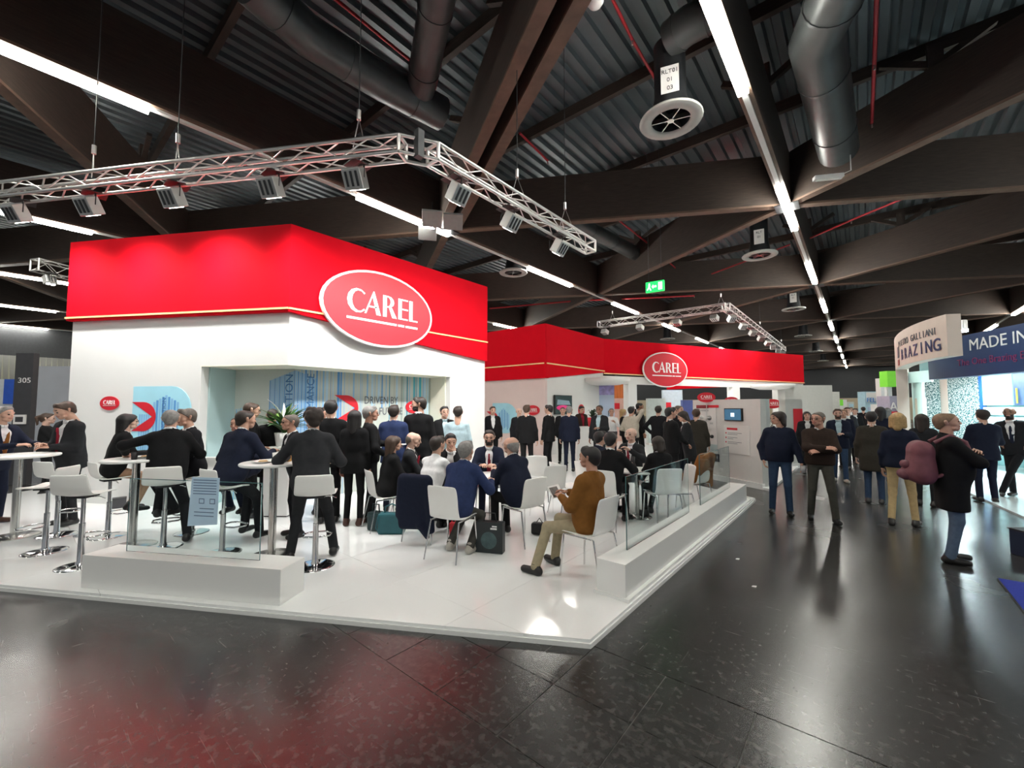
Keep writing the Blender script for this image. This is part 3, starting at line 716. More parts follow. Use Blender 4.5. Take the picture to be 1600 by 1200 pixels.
for (u, v, s, m) in ((1088, 652, .055, ALU), (1098, 652, .05, WHITE), (1110, 653, .06, ALU), (1097, 675, .025, ALU), (1102, 675, .025, REDPIPE), (1097, 681, .025, BLACK), (1106, 681, .03, BLACK), (1114, 682, .045, BLACK)):
    x, y = onW(u, v); q = MB()
    q.lathe([(0, 0), (s, 0), (s*.9, .04), (s*.4, .05), (s*.35, .08), (0, .08)], m, n=12)
    q.build('product_sample', dw, xf=MW @ Matrix.Translation((x, y, .02)))
q = MB()
for u, v, wl in ((1090, 661, .10), (1100, 661, .10), (1110, 661, .10), (1090, 666, .08), (1094, 641, .3)):
    x, y = onW(u, v)
    for i in range(2): poly2(q, [(x, y-.02*i), (x+wl, y-.02*i), (x+wl, y+.008-.02*i), (x, y+.008-.02*i)], .02, .022, NAVYT, MW)
q.build('print_lines', dw)
s_ = rect(dw, 1134, 638, 1162, 658, .001, .06, BLACK, 'screen', .008)
x0, y1 = onW(1134, 638); x1, y0 = onW(1162, 658); q = MB(); poly2(q, [(x0+.02, y0+.02), (x1-.02, y0+.02), (x1-.02, y1-.02), (x0+.02, y1-.02)], .06, .063, mat('screen_blue', (.02, .05, .08), .2, var=.2, em=(.06, .16, .26), es=.5), MW); q.build('picture', s_)
q = MB(); cx, cy_ = (x0+x1)/2, (y0+y1)/2; poly2(q, [(cx-.05, cy_-.05), (cx+.05, cy_-.05), (cx+.05, cy_+.04), (cx-.05, cy_+.04)], .063, .066, mat('screen_white', (.6, .7, .8), .3, var=0, em=(.6, .8, .95), es=.8), MW); q.build('picture_detail', s_)
bd = rect(dw, 1132, 664, 1173, 712, .001, .025, mat('text_board', (.76, .73, .70), .5, var=.01), 'text_board', .004)
q = MB(); q2 = MB()
x, y = onW(1137, 668); poly2(q2, [(x, y-.05), (x+.30, y-.05), (x+.30, y), (x, y)], .025, .028, LOGOR, MW)
for i in range(3):
    x, y = onW(1136, 676+7*i); poly2(q2, [(x-.02, y-.02), (x+.012, y-.02), (x+.012, y+.012), (x-.02, y+.012)], .025, .028, LOGOR, MW)
    for j in range(2): poly2(q, [(x+.04, y-.035*j), (x+.44-.12*(j+i % 2), y-.035*j), (x+.44-.12*(j+i % 2), y+.009-.035*j), (x+.04, y+.009-.035*j)], .025, .027, NAVYT, MW)
q.build('text_lines', bd); q2.build('heading', bd)
# small ovals standing on the display islands
for (u, v, d, wd_, lb) in ((1103, 621, 10.6, .42, 'small red oval sign on top of the display wall'), (1142, 626, 14, .42, 'small red oval sign half hidden behind the display wall'), (1206, 631, 13.5, .5, 'small red oval sign left of the man in the dark jumper')):
    p = D(u, d, CAMZ+(636-v)/FPX*d); n = Vector((-p.x, -p.y, 0)).normalized()
    lg = logo(frame(p, n), wd_, label=lb, thick=.03, rim=False)
    MB().tube((p.x-n.x*.02, p.y-n.y*.02, .05), (p.x-n.x*.02, p.y-n.y*.02, p.z-.05), .012, ALU, 6).build('stem', lg)
# further display islands behind
def island(u0, u1, d, zt, m, label, cat='display', red=None, th=.3, zb=.05):
    a, b = D(u0, d), D(u1, d); d_ = (b-a).normalized(); n = Vector((d_.y, -d_.x, 0)); r = empty('display_island', label=label, cat=cat)
    MB().prism([xy(a), xy(b), xy(b-n*th), xy(a-n*th)], zb, zt, m).build('panel', r)
    MB().prism([xy(a+n*.05), xy(b+n*.05), xy(b-n*(th+.05)), xy(a-n*(th+.05))], .0, zb+.08, WHITE).build('base', r)
    if red:
        a2, b2_ = a.lerp(b, red[0])+n*.01, a.lerp(b, red[1])+n*.01
        MB().prism([xy(a2), xy(b2_), xy(b2_-n*.02), xy(a2-n*.02)], red[2], red[3], LOGOR).build('red_panel', r)
    return r
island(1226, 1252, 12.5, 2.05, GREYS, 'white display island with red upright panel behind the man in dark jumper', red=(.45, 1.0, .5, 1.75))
island(1012, 1040, 19.5, 2.2, mat('pale_green_panel', (.55, .62, .60), .5), 'pale panel island under the canopy left of the display wall')
island(1036, 1066, 27, 2.9, mat('pale_blue_panel', (.50, .62, .68), .5), 'pale blue lit panel far behind under the canopy', red=(.1, .4, 1.7, 2.1))
island(1066, 1082, 24, 2.2, mat('deep_blue_panel', (.05, .08, .25), .5), 'deep blue panel far behind under the canopy')
# ================================================================ trusses with floodlights
def truss(pts, s, label, singly=False, step=.42):
    root = empty('lighting_truss', label=label, cat='truss')
    joined = MB()
    for a, b in zip(pts[:-1], pts[1:]):
        a = Vector(a); b = Vector(b); d = (b-a).normalized(); n = Vector((-d.y, d.x, 0)); h = s/2; L = (b-a).length
        cs = [n*i*h+Vector((0, 0, j*h)) for i, j in ((-1, -1), (1, -1), (1, 1), (-1, 1))]
        for c in cs: MB().tube(a+c, b+c, .026, ALU, 8).build('chord', root)
        k = max(2, int(L/step))
        for f in range(4):
            c0, c1 = cs[f], cs[(f+1) % 4]
            for i in range(k):
                p = a+d*(L*i/k); q_ = a+d*(L*(i+1)/k)
                u_, v_ = (c0, c1) if i % 2 == 0 else (c1, c0)
                if singly: MB().tube(p+u_, q_+v_, .011, ALU, 6).build('brace', root)
                else: joined.tube(p+u_, q_+v_, .011, ALU, 5)
        for p in (a, b):
            fr = MB()
            for f in range(4): fr.tube(p+cs[f], p+cs[(f+1) % 4], .026, ALU, 8)
            fr.build('end_frame', root)
    if not singly:
        o = joined.build('bracing', root)
    return root
ZTR = 5.35; ZTR2 = 6.19
T0 = D(650, 5.5, ZTR); T0z = T0
TL = T0+LD*12; TR = T0+YD*4.7
truss([T0+LD*.24, T0+LD*8.4], .235, 'aluminium box truss above the front edge of the red stand, left arm', True)
truss([T0+YD*.24, TR], .235, 'aluminium box truss pointing away along the aisle, right arm', True)
# hinged corner block between both arms
cb1 = empty('truss_corner', label='aluminium corner block joining the two arms of the big truss', cat='truss')
h = .1175
for dz in (-h, h):
    q = MB()
    a0 = T0+LD*.24; b0 = T0+YD*.24; nl = Vector((-LD.y, LD.x, 0)); ny = Vector((-1, 0, 0))
    for sgn in (-1, 1): q.tube(a0+nl*h*sgn*-1+Vector((0, 0, dz)), b0+ny*h*sgn+Vector((0, 0, dz)), .026, ALU, 8) if False else q.tube(a0-nl*h*sgn+Vector((0, 0, dz)), b0+ny*h*sgn*-1*-1+Vector((0, 0, dz)), .024, ALU, 8)
    q.build('corner_chord', cb1)
MB().box((T0.x-.05, T0.y-.05, ZTR-.16), (T0.x+.05, T0.y+.05, ZTR+.22), DARKM).build('hinge', cb1)
truss([Vector((-10.6, 19.9, ZTR2)), Vector((-4.4, 19.9, ZTR2)), Vector((-4.4, 37.5, ZTR2))], .29, 'aluminium truss above the rear red canopy')
p = D(42, 14, CAMZ+(636-410)/FPX*14); truss([p, p+Vector((-3.0, 6, 0))*1.1], .4, 'aluminium truss end behind the left edge of the red fascia')
LENS = mat('flood_lens', (1, 1, 1), .3, var=0, em=(1, .98, .93), es=14)
FLB = mat('flood_body', (.55, .55, .53), .35, .8, var=.05)
def flood(p, aim, label, power=1., size=1.):
    p = Vector(p); d = (Vector(aim)-p).normalized(); n = -d
    r = empty('floodlight', p, label=label, cat='spotlight', group='truss floodlights')
    M = frame(Vector((0, 0, -.36*size)), d)
    s = .15*size
    q = MB(); poly2(q, [(-s, -s*.7), (s, -s*.7), (s, s*.7), (-s, s*.7)], -.30*size, 0, FLB, M); b_ = q.build('housing', r, bevel=.012)
    for i in (-1, 0, 1):
        for sy in (-1, 1):
            q = MB(); y0, y1 = sorted((sy*s*.7, sy*(s*.7+.014))); poly2(q, [(i*s*.55-.014, y0), (i*s*.55+.014, y0), (i*s*.55+.014, y1), (i*s*.55-.014, y1)], -.26*size, -.05*size, DARKM if sy < 2 else FLB, M); q.build('cooling_slot', b_)
    q = MB()
    for i in (-1, 1): poly2(q, [(p_[0]+i*s*.45, p_[1]) for p_ in ell(s*.36, s*.36, 14)], .001, .006, LENS, M)
    q.build('lens', b_)
    MB().path([(-s*1.1, 0, -.22*size), (-s*1.1, 0, -.02), (0, 0, .02), (s*1.1, 0, -.02), (s*1.1, 0, -.22*size)], .012, BLACK, 6).build('yoke', r)
    MB().box((-.16*size, -.16*size, .012), (.16*size, .16*size, .03), BLACK).build('clamp', r)
    ld = bpy.data.lights.new('flood_beam', 'SPOT'); ld.energy = SPOT*power; ld.spot_size = R(128); ld.spot_blend = 1.; ld.shadow_soft_size = .12; ld.color = (1, .985, .96)
    lo = bpy.data.objects.new('flood_beam', ld); COL.objects.link(lo); lo.parent = r
    lo.matrix_local = frame(Vector((0, 0, -.36*size))+d*.03, n)
    return r
zf = ZTR2-.17
def along(u, dr):      # metres along an arm where it crosses photo column u
    k = (u-800)/FPX; cx, cz = T0.x*CH+T0.y*SH, -T0.x*SH+T0.y*CH; dx, dz = dr.x*CH+dr.y*SH, -dr.x*SH+dr.y*CH
    return (k*cz-cx)/(dx-k*dz)
# steel cables and chain hoists
for k, (p, lb) in enumerate(((T0+LD*.9, 'steel cable holding the big truss near its corner'), (T0+LD*along(260, LD), 'steel cable holding the middle of the left truss arm'), (T0+LD*along(125, LD), 'steel cable holding the left truss arm'), (T0+YD*along(808, YD), 'steel cable holding the right truss arm'), (T0+YD*along(885, YD), 'steel cable holding the far end of the right truss arm'), (Vector((-9.8, 19.9, ZTR2)), 'steel cable at the left end of the rear truss'), (Vector((-4.6, 19.9, ZTR2)), 'steel cable at the corner of the rear truss'), (Vector((-4.4, 28, ZTR2)), 'steel cable at the middle of the rear truss side bar'), (Vector((-4.4, 36.5, ZTR2)), 'steel cable at the far end of the rear truss'), (D(42, 14, CAMZ+(636-410)/FPX*14)+Vector((-.5, 1., 0)), 'steel cable above the truss end behind the red fascia'))):
    c = empty('hoist_cable', p, label=lb, cat='cable')
    MB().tube((0, 0, .5), (0, 0, ZD-p.z), .008, DARKM, 5).build('cable', c)
    q = MB(); q.path([(-.14, 0, .14), (0, 0, .5), (.14, 0, .14)], .008, ALU, 5); q.build('sling', c)
    MB().tube((0, 0, .48), (0, 0, .62), .03, ALU, 8).build('hook', c)
fl_ = ['first from the corner on the left arm', 'second from the corner on the left arm', 'third from the corner on the left arm', 'fourth from the corner on the left arm', 'fifth from the corner on the left arm']
nin = Vector((-.5, .866, 0))
for i, u in enumerate((546, 410, 252, 118, 3)):
    t = along(u, LD)
    flood(T0+LD*t+nin*.1+Vector((0, 0, -.14)), T0+LD*t+nin*1.5+Vector((0, 0, -2.6)), 'floodlight under the big truss, '+fl_[i], 1.15, .92)
for i, u in enumerate((715, 800, 877)):
    t = along(u, YD)
    flood(T0+YD*t+Vector((-.1, 0, -.14)), T0+YD*t+Vector((-2.0, 0, -2.6)), 'floodlight under the big truss, '+['nearest', 'middle', 'farthest'][i]+' on the right arm', 1.5, .92)
for i, x in enumerate((-10.1, -8.2, -6.4, -4.8)):
    flood((x, 19.8, zf), (x+1, 25.5, 3.8), 'floodlight under the rear truss front bar, '+['first', 'second', 'third', 'fourth'][i]+' from the left', 1.6)
for i in range(8):
    y = 20.6+i*2.35; flood((-4.4, y, zf), (-6.5+(1.6 if i > 4 else 0), y+2, 3.2), 'floodlight under the rear truss side bar, number '+['one', 'two', 'three', 'four', 'five', 'six', 'seven', 'eight'][i]+' from the corner', 1.2)
# floodlights of the front of the rear building (on the far side of the big truss run)
p = D(42, 14, CAMZ+(636-410)/FPX*14); dt = Vector((-.447, .894, 0))
for t, lb in ((.35, 'outer one'), (1.7, 'inner one')):
    c = p+dt*t+Vector((.16, .08, -.225)); flood(c, (c.x+2, c.y+1, 1), 'floodlight on the truss end behind the red fascia, '+lb, .5)
MB().tube(p+dt*1.12+Vector((0, 0, .15)), p+dt*1.12+Vector((0, 0, ZD-p.z)), .008, DARKM, 5).build('hang_rod', bpy.data.objects['lighting_truss.003'])
# white ceiling panels near the twin beams' foot
WP = mat('panel_grey', (.30, .31, .30), .5, var=.05)
for k, (u, v, lb) in enumerate(((675, 340, 'pale square loudspeaker panel left of the beam foot'), (708, 345, 'pale square loudspeaker panel right of the beam foot'), (668, 362, 'pale square loudspeaker panel below the light row'))):
    p = G(u, v, HB-.2); M = frame(p, Vector((-p.x*.3, -p.y*.3, -8)).normalized())
    r = empty('ceiling_speaker', label=lb, cat='loudspeaker'); q = MB(); poly2(q, [(-.3, -.3), (.3, -.3), (.3, .3), (-.3, .3)], 0, .08, WP, M); q.build('case', r, bevel=.01)
    MB().tube(p+Vector((0, 0, .05)), p+Vector((0, 0, .5)), .012, DARKM, 5).build('hanger', r)

# ================================================================ furniture
def bar_stool():
    r = empty('bar_stool')
    q = MB(); q.lathe([(0, .028), (.05, .026), (.10, .020), (.18, .010), (.205, .004), (.205, 0), (0, 0)], CHROME, n=32); q.build('base', r)
    q = MB(); q.lathe([(.045, .02), (.032, .06), (.028, .40), (.028, .46)], CHROME, n=16); q.build('column', r)
    q = MB(); q.tube((0, 0, .4), (0, 0, .76), .02, CHROME, 12); q.build('gas_lift', r)
    # footrest loop in front (y forward)
    pts = [(-.03, .02, .30), (-.13, .06, .30), (-.15, .18, .30), (-.08, .24, .30), (.08, .24, .30), (.15, .18, .30), (.13, .06, .30), (.03, .02, .30)]
    MB().path(pts, .011, CHROME, 8).build('footrest', r)
    # shell seat: profile swept across
    prof = [(.20, .765), (.17, .785), (.08, .775), (-.06, .77), (-.14, .785), (-.185, .84), (-.205, .93), (-.215, 1.02)]
    q = MB(); vs = []; nx = 9
    for j, (y, z) in enumerate(prof):
        for i in range(nx):
            t = i/(nx-1)*2-1; wd = .205-(.02 if j == 0 else 0)-(.012 if j > 5 else 0)
            curve = .03*t*t; vs.append((wd*t, y+(curve*.9 if j > 4 else 0), z+(curve*.6 if j <= 4 else 0)))
    q.add(vs, [(j*nx+i, j*nx+i+1, (j+1)*nx+i+1, (j+1)*nx+i) for j in range(len(prof)-1) for i in range(nx-1)], SEATW, True)
    q.build('seat_shell', r, solid=.016, sub=1)
    MB().box((-.09, -.09, .745), (.09, .09, .765), DARKM).build('seat_bracket', r)
    MB().path([(.03, 0, .745), (.15, .02, .745), (.20, .03, .72)], .006, CHROME, 6).build('lift_lever', r)
    return r
def side_chair():
    r = empty('side_chair')
    for sx in (-1, 1):
        for (y0, y1) in ((.19, .22), (-.17, -.26)):
            MB().tube((sx*.19, y0, .43), (sx*.215, y1, 0), .0095, CHROME, 8).build('leg', r)
    q = MB(); q.path([(-.19, .19, .43), (-.19, -.17, .43)], .010, CHROME); q.path([(.19, .19, .43), (.19, -.17, .43)], .010, CHROME); q.path([(-.19, .19, .43), (.19, .19, .43)], .01, CHROME); q.build('under_frame', r)
    prof = [(.225, .435), (.20, .452), (.10, .445), (-.08, .438), (-.16, .448), (-.205, .50), (-.225, .58), (-.24, .70), (-.262, .80), (-.275, .85)]
    q = MB(); vs = []; nx = 9
    for j, (y, z) in enumerate(prof):
        for i in range(nx):
            t = i/(nx-1)*2-1; wd = (.21, .215, .22, .22, .215, .205, .20, .205, .20, .19)[j]
            c = .03*t*t; vs.append((wd*t, y+(c if j > 4 else 0), z+(c*.5 if j <= 4 else (-c*.3 if j == 9 else 0))))
    q.add(vs, [(j*nx+i, j*nx+i+1, (j+1)*nx+i+1, (j+1)*nx+i) for j in range(len(prof)-1) for i in range(nx-1)], SEATW, True)
    q.build('seat_shell', r, solid=.012, sub=1)
    return r
stool0 = bar_stool(); chair0 = side_chair(); first = {'s': True, 'c': True}
def put(proto, key, p, rz, label, cat, group):
    o = proto if first[key] else copytree(proto); first[key] = False
    o.location = p; o.rotation_euler = (0, 0, rz); return tag(o, label, cat, group)
def face(p, phi):      # heading of a thing at p: 0 looks away from the camera, 90 looks to picture right, 180 looks at the camera
    return azim(p)-R(90)-R(phi)
def stool(u, v, phi, label): p = G(u, v, ST); put(stool0, 's', p, face(p, phi), label, 'stool', 'white bar stools'); return p
def chair(p, phi, label): put(chair0, 'c', p, face(p, phi), label, 'chair', 'white shell chairs'); return p
stool(70, 862, -55, 'empty white bar stool at the left, farther from the bench wall')
stool(125, 884, 40, 'empty white bar stool just left of the low bench wall')
stool(88, 836, 60, 'empty white bar stool behind the two leftmost stools')
S_w = stool(168, 838, 75, 'white bar stool of the seated woman with long black hair')
S_5 = stool(255, 855, 12, 'white bar stool seen from behind through the glass, grey-haired man on it')
S_6 = stool(300, 832, -150, 'white bar stool across the table from the grey-haired man')
S_7 = stool(347, 864, 62, 'white bar stool right of the info sheet, man in navy on it')
S_12 = stool(492, 884, 8, 'white bar stool right of the bench wall, man in grey suit on it')
def bar_table(u, v, label, rt=.36):
    p = G(u, v, ST); r = empty('bar_table', p, label=label, cat='table', group='bar tables')
    q = MB(); q.lathe([(0, .02), (.07, .018), (.24, .008), (.25, 0), (0, 0)], STEEL, n=32); q.build('base', r)
    MB().tube((0, 0, .01), (0, 0, 1.06), .042, STEEL, 18).build('column', r)
    q = MB(); q.lathe([(0, 1.06), (rt-.01, 1.06), (rt, 1.07), (rt, 1.085), (rt-.01, 1.092), (0, 1.092)], WHITE, n=40); q.build('table_top', r); return p
TB1 = bar_table(207, 853, 'white round bar table by the woman with long black hair', .35)
TB2 = bar_table(424, 868, 'white round bar table beside the man in the grey suit', .36)
TB0 = bar_table(22, 838, 'white round bar table at the left picture edge', .40)
def low_table(p, label, rt=.40):
    r = empty('low_table', p, label=label, cat='table', group='low round tables')
    q = MB(); q.lathe([(0, .02), (.07, .018), (.22, .008), (.23, 0), (0, 0)], STEEL, n=28); q.build('base', r)
    MB().tube((0, 0, .01), (0, 0, .71), .035, STEEL, 16).build('column', r)
    q = MB(); q.lathe([(0, .71), (rt-.01, .71), (rt, .72), (rt, .735), (rt-.01, .74), (0, .74)], WHITE, n=40); q.build('table_top', r); return p
# ================================================================ people: smooth blended bodies meshed from distance fields
V = lambda *a: np.array(a, float)
def seg(P, a, b, r1, r2):
    ba = b-a; L = max(1e-9, float(ba @ ba)); t = np.clip(((P-a) @ ba)/L, 0, 1)
    return np.linalg.norm(P-a-t[..., None]*ba, axis=-1)-(r1+(r2-r1)*t)
def mesh_field(prims, vox, k=.03, cuts=(), planes=(), pad=.03):
    """prims: (a, b, r1, r2, tag). cuts: capsules taken away. planes: (n, c) keep n.p > c. -> verts, quads, tags"""
    A_ = np.array([p[0] for p in prims]); B_ = np.array([p[1] for p in prims]); r = np.array([max(p[2], p[3]) for p in prims])
    lo = np.minimum(A_, B_).min(0)-r.max()-pad; hi = np.maximum(A_, B_).max(0)+r.max()+pad
    n = np.maximum(4, np.ceil((hi-lo)/vox).astype(int)+1)
    ax = [lo[i]+np.arange(n[i])*vox for i in range(3)]
    F = np.full(n, 1., np.float32); T = np.zeros(n, np.int16); best = np.full(n, 1., np.float32)
    for a, b, r1, r2, tg in prims:
        rr = max(r1, r2)+k+2.5*vox
        i0 = np.maximum(0, ((np.minimum(a, b)-rr-lo)/vox).astype(int)); i1 = np.minimum(n, ((np.maximum(a, b)+rr-lo)/vox).astype(int)+2)
        sl = tuple(slice(i0[i], i1[i]) for i in range(3))
        P = np.stack(np.meshgrid(*[ax[i][sl[i]] for i in range(3)], indexing='ij'), -1)
        d = seg(P, a, b, r1, r2).astype(np.float32)
        f = F[sl]; h = np.maximum(k-np.abs(f-d), 0)/k; F[sl] = np.minimum(f, d)-h*h*k*.25
        m = d < best[sl]; T[sl][m] = tg; best[sl] = np.minimum(best[sl], d)
    if cuts or planes:
        P = np.stack(np.meshgrid(*ax, indexing='ij'), -1)
        for a, b, r1, r2 in cuts: F = np.maximum(F, -seg(P, a, b, r1, r2))
        for nn, c in planes: F = np.maximum(F, c-P @ nn)
    F[0] = F[-1] = 1; F[:, 0] = F[:, -1] = 1; F[:, :, 0] = F[:, :, -1] = 1
    S = F < 0
    c8 = [(i, j, l) for i in (0, 1) for j in (0, 1) for l in (0, 1)]
    m = [n[i]-1 for i in range(3)]
    cnt = sum(S[i:i+m[0], j:j+m[1], l:l+m[2]].astype(np.int8) for i, j, l in c8)
    mask = (cnt > 0) & (cnt < 8); idx = np.full(mask.shape, -1, np.int64); idx[mask] = np.arange(mask.sum())
    ci = np.argwhere(mask)
    if len(ci) == 0: return np.zeros((0, 3)), np.zeros((0, 4), int), np.zeros(0, int)
    val = [F[ci[:, 0]+i, ci[:, 1]+j, ci[:, 2]+l] for i, j, l in c8]
    pos = np.zeros((len(ci), 3)); num = np.zeros(len(ci))
    for x in range(8):
        for y in range(x+1, 8):
            if sum(abs(p-q) for p, q in zip(c8[x], c8[y])) != 1: continue
            cr = (val[x] < 0) != (val[y] < 0); dn = val[x]-val[y]; t = np.where(cr, val[x]/np.where(dn == 0, 1, dn), 0)
            pos += cr[:, None]*(np.array(c8[x])+t[:, None]*(np.array(c8[y])-np.array(c8[x]))); num += cr
    verts = lo+(ci+pos/num[:, None])*vox
    Q = []; TG = []
    for axx in range(3):
        o1, o2 = [(1, 2), (2, 0), (0, 1)][axx]
        e = [slice(1, None)]*3; e[axx] = slice(0, -1); e2 = list(e); e2[axx] = slice(1, None)
        a = S[tuple(e)]; b = S[tuple(e2)]
        for flip, mm in ((0, a & ~b), (1, ~a & b)):
            g = np.argwhere(mm)
            if len(g) == 0: continue
            off = np.ones(3, int); off[axx] = 0; g = g+off
            def cell(d1, d2):
                h = g.copy(); h[:, o1] -= d1; h[:, o2] -= d2
                h = np.minimum(h, np.array(mask.shape)-1); return idx[h[:, 0], h[:, 1], h[:, 2]]
            q = np.stack([cell(1, 1), cell(0, 1), cell(0, 0), cell(1, 0)], 1)
            if flip: q = q[:, ::-1]
            ok = (q >= 0).all(1); Q.append(q[ok])
            gi = g.copy(); gi[:, axx] += flip; TG.append(T[gi[:, 0], gi[:, 1], gi[:, 2]][ok])
    return verts, np.concatenate(Q), np.concatenate(TG)
def np_mesh(name, parts, mats, parent):
    """parts: list of (verts, quads, tags) already in one frame; tags index mats"""
    vs = []; fs = []; ts = []; n = 0
    for v, f, t in parts:
        if len(v) == 0: continue
        vs.append(v); fs.append(f+n); ts.append(t); n += len(v)
    v = np.concatenate(vs).astype(np.float32); f = np.concatenate(fs).astype(np.int32); t = np.concatenate(ts).astype(np.int32)
    me = bpy.data.meshes.new(name); me.vertices.add(len(v)); me.vertices.foreach_set('co', v.ravel())
    me.loops.add(len(f)*4); me.loops.foreach_set('vertex_index', f.ravel()); me.polygons.add(len(f))
    me.polygons.foreach_set('loop_start', np.arange(len(f), dtype=np.int32)*4); me.polygons.foreach_set('loop_total', np.full(len(f), 4, np.int32))
    for m in mats: me.materials.append(m)
    me.polygons.foreach_set('material_index', t); me.polygons.foreach_set('use_smooth', np.ones(len(f), bool)); me.update(calc_edges=True)
    o = bpy.data.objects.new(name, me); COL.objects.link(o); o.parent = parent; return o
# material slots of a body: 0 skin 1 shirt 2 trousers 3 eye 4 lip 5 brow/beard 6 tie
CACHE = {}
def head_mesh(vox, beard):
    key = ('h', vox, beard)
    if key in CACHE: return CACHE[key]
    p = [(V(0, -.03, .125), V(0, .03, .122), .079, .072, 0), (V(0, .04, .09), V(0, .062, .028), .056, .036, 0),
         (V(0, .095, .108), V(0, .111, .074), .008, .012, 0), (V(-.034, .082, .121), V(.034, .082, .121), .014, .014, 0),
         (V(-.045, .05, .078), V(.045, .05, .078), .028, .028, 0), (V(-.04, .045, .03), V(.04, .045, .03), .022, .022, 0),
         (V(0, -.012, .05), V(0, -.035, -.11), .055, .06, 0)]
    for s in (-1, 1):
        p += [(V(s*.077, -.012, .082), V(s*.084, -.018, .115), .011, .014, 0), (V(s*.031, .085, .104), V(s*.031, .086, .104), .0105, .0105, 3),
              (V(s*.020, .096, .131), V(s*.045, .087, .129), .0045, .004, 5)]
    p.append((V(-.02, .094, .047), V(.02, .094, .047), .008, .008, 4))
    v, f, t = mesh_field(p, vox, .014)
    c = v[f].mean(1)
    if beard:
        m = (t == 0) & (c[:, 2] < .066) & (c[:, 1] > .005) & (c[:, 2] > -.03) & ~((abs(c[:, 0]) < .02) & (c[:, 2] > .052)); t[m] = 5
    CACHE[key] = (v*1.04, f, t); return CACHE[key]
def hair_mesh(vox, style):
    key = ('a', vox, style)
    if key in CACHE: return CACHE[key]
    sk = [(V(0, -.03, .127), V(0, .03, .126), .090, .081, 0)]; pl = [(V(0, -.67, .74)/np.linalg.norm((0, -.67, .74)), .069)]; cuts = []
    if style == 'short': sk += [(V(0, -.05, .07), V(0, -.045, .10), .062, .07, 0), (V(-.03, .05, .185), V(.035, .05, .19), .03, .028, 0)]
    elif style == 'crop': sk = [(V(0, -.03, .126), V(0, .03, .124), .0845, .0765, 0), (V(0, -.05, .07), V(0, -.045, .10), .057, .065, 0)]
    elif style == 'bald': sk = [(V(0, -.03, .10), V(0, .0, .10), .0875, .08, 0), (V(0, -.05, .06), V(0, -.045, .10), .06, .065, 0)]; pl += [(V(0, -.35, -.94), -.105), (V(0, -1, 0), -.01)]
    elif style == 'curly':
        rr = random.Random(2)
        for i in range(40):
            t = rr.uniform(0, 6.28); z = rr.uniform(.1, .21); r_ = .085*math.sqrt(max(.05, 1-((z-.12)/.1)**2)); q = V(r_*math.cos(t)*.95, -.01+r_*1.1*math.sin(t), z); sk.append((q, q+.001, .024, .024, 0))
        sk += [(V(0, -.06, .06), V(0, -.045, .10), .06, .07, 0)]
    elif style in ('long', 'bob'):
        e = -.14 if style == 'long' else -.015
        for s in (-1, 1): sk += [(V(s*.06, -.03, .12), V(s*.072, -.04, e+.02), .042, .034, 0)]
        sk += [(V(0, -.06, .12), V(0, -.075, e), .066, .05, 0)]; pl = [(V(0, -.80, .6), .018-.0)]
    elif style == 'tail':
        sk += [(V(0, -.05, .07), V(0, -.045, .10), .062, .07, 0), (V(0, -.11, .14), V(0, -.15, .12), .035, .035, 0), (V(0, -.15, .12), V(0, -.14, -.04), .033, .015, 0)]
    CACHE[key] = mesh_field(sk, vox, .018, cuts, pl); v, f, t = CACHE[key]; CACHE[key] = (v*1.04, f, t); return CACHE[key]
def hand_mesh(vox, curl):
    key = ('n', vox, curl)
    if key in CACHE: return CACHE[key]
    p = [(V(-.022, .012, 0), V(-.028, .078, 0), .014, .012, 0), (V(.02, .012, 0), V(.026, .082, 0), .015, .012, 0), (V(0, .01, 0), V(0, .08, 0), .016, .013, 0), (V(0, -.05, 0), V(0, .01, 0), .026, .022, 0)]
    c1, c2 = {'relax': (25, 35), 'grip': (60, 80), 'flat': (6, 8)}[curl]
    for x, L, sp in ((.029, .072, 4), (.010, .082, 1), (-.010, .077, -2), (-.029, .060, -6)):
        b = V(x, .085, 0); a1 = R(c1); d = V(math.sin(R(sp)), math.cos(a1), -math.sin(a1)); m = b+d*L*.5; a2 = R(c1+c2); d2 = V(math.sin(R(sp)), math.cos(a2), -math.sin(a2))
        p += [(b, m, .0092, .0085, 0), (m, m+d2*L*.5, .0085, .0068, 0)]
    t0 = V(.026, .022, -.006); t1 = V(.052, .05, -.018); t2 = V(.056, .082, -.028 if curl != 'grip' else -.05)
    p += [(t0, t1, .0125, .0105, 0), (t1, t2, .0105, .008, 0)]
    CACHE[key] = mesh_field(p, vox, .006, pad=.015); return CACHE[key]
def ik(a, t, l1, l2, hint):
    d = t-a; L = np.linalg.norm(d)
    if L > (l1+l2)*.995: t = a+d/L*(l1+l2)*.995; d = t-a; L = np.linalg.norm(d)
    L = max(L, abs(l1-l2)+.02); u = d/np.linalg.norm(d); x = (l1*l1-l2*l2+L*L)/(2*L); h = math.sqrt(max(0, l1*l1-x*x))
    hp = hint-u*(hint @ u); nn = np.linalg.norm(hp); hp = hp/nn if nn > 1e-6 else V(0, 0, 1)
    return a+u*x+hp*h, t
def rot(ax, deg):
    c, s = math.cos(R(deg)), math.sin(R(deg))
    return {'x': np.array([[1, 0, 0], [0, c, -s], [0, s, c]]), 'y': np.array([[c, 0, s], [0, 1, 0], [-s, 0, c]]), 'z': np.array([[c, -s, 0], [s, c, 0], [0, 0, 1]])}[ax]
SKINS = [mat('skin_%d' % i, c, .5, var=.05, sc=30) for i, c in enumerate(((.56, .33, .24), (.50, .27, .19), (.62, .40, .31), (.26, .13, .08)))]
EYE = mat('eye_dark', (.05, .035, .03), .2, var=0); LIP = mat('lip', (.42, .19, .15), .45, var=0)
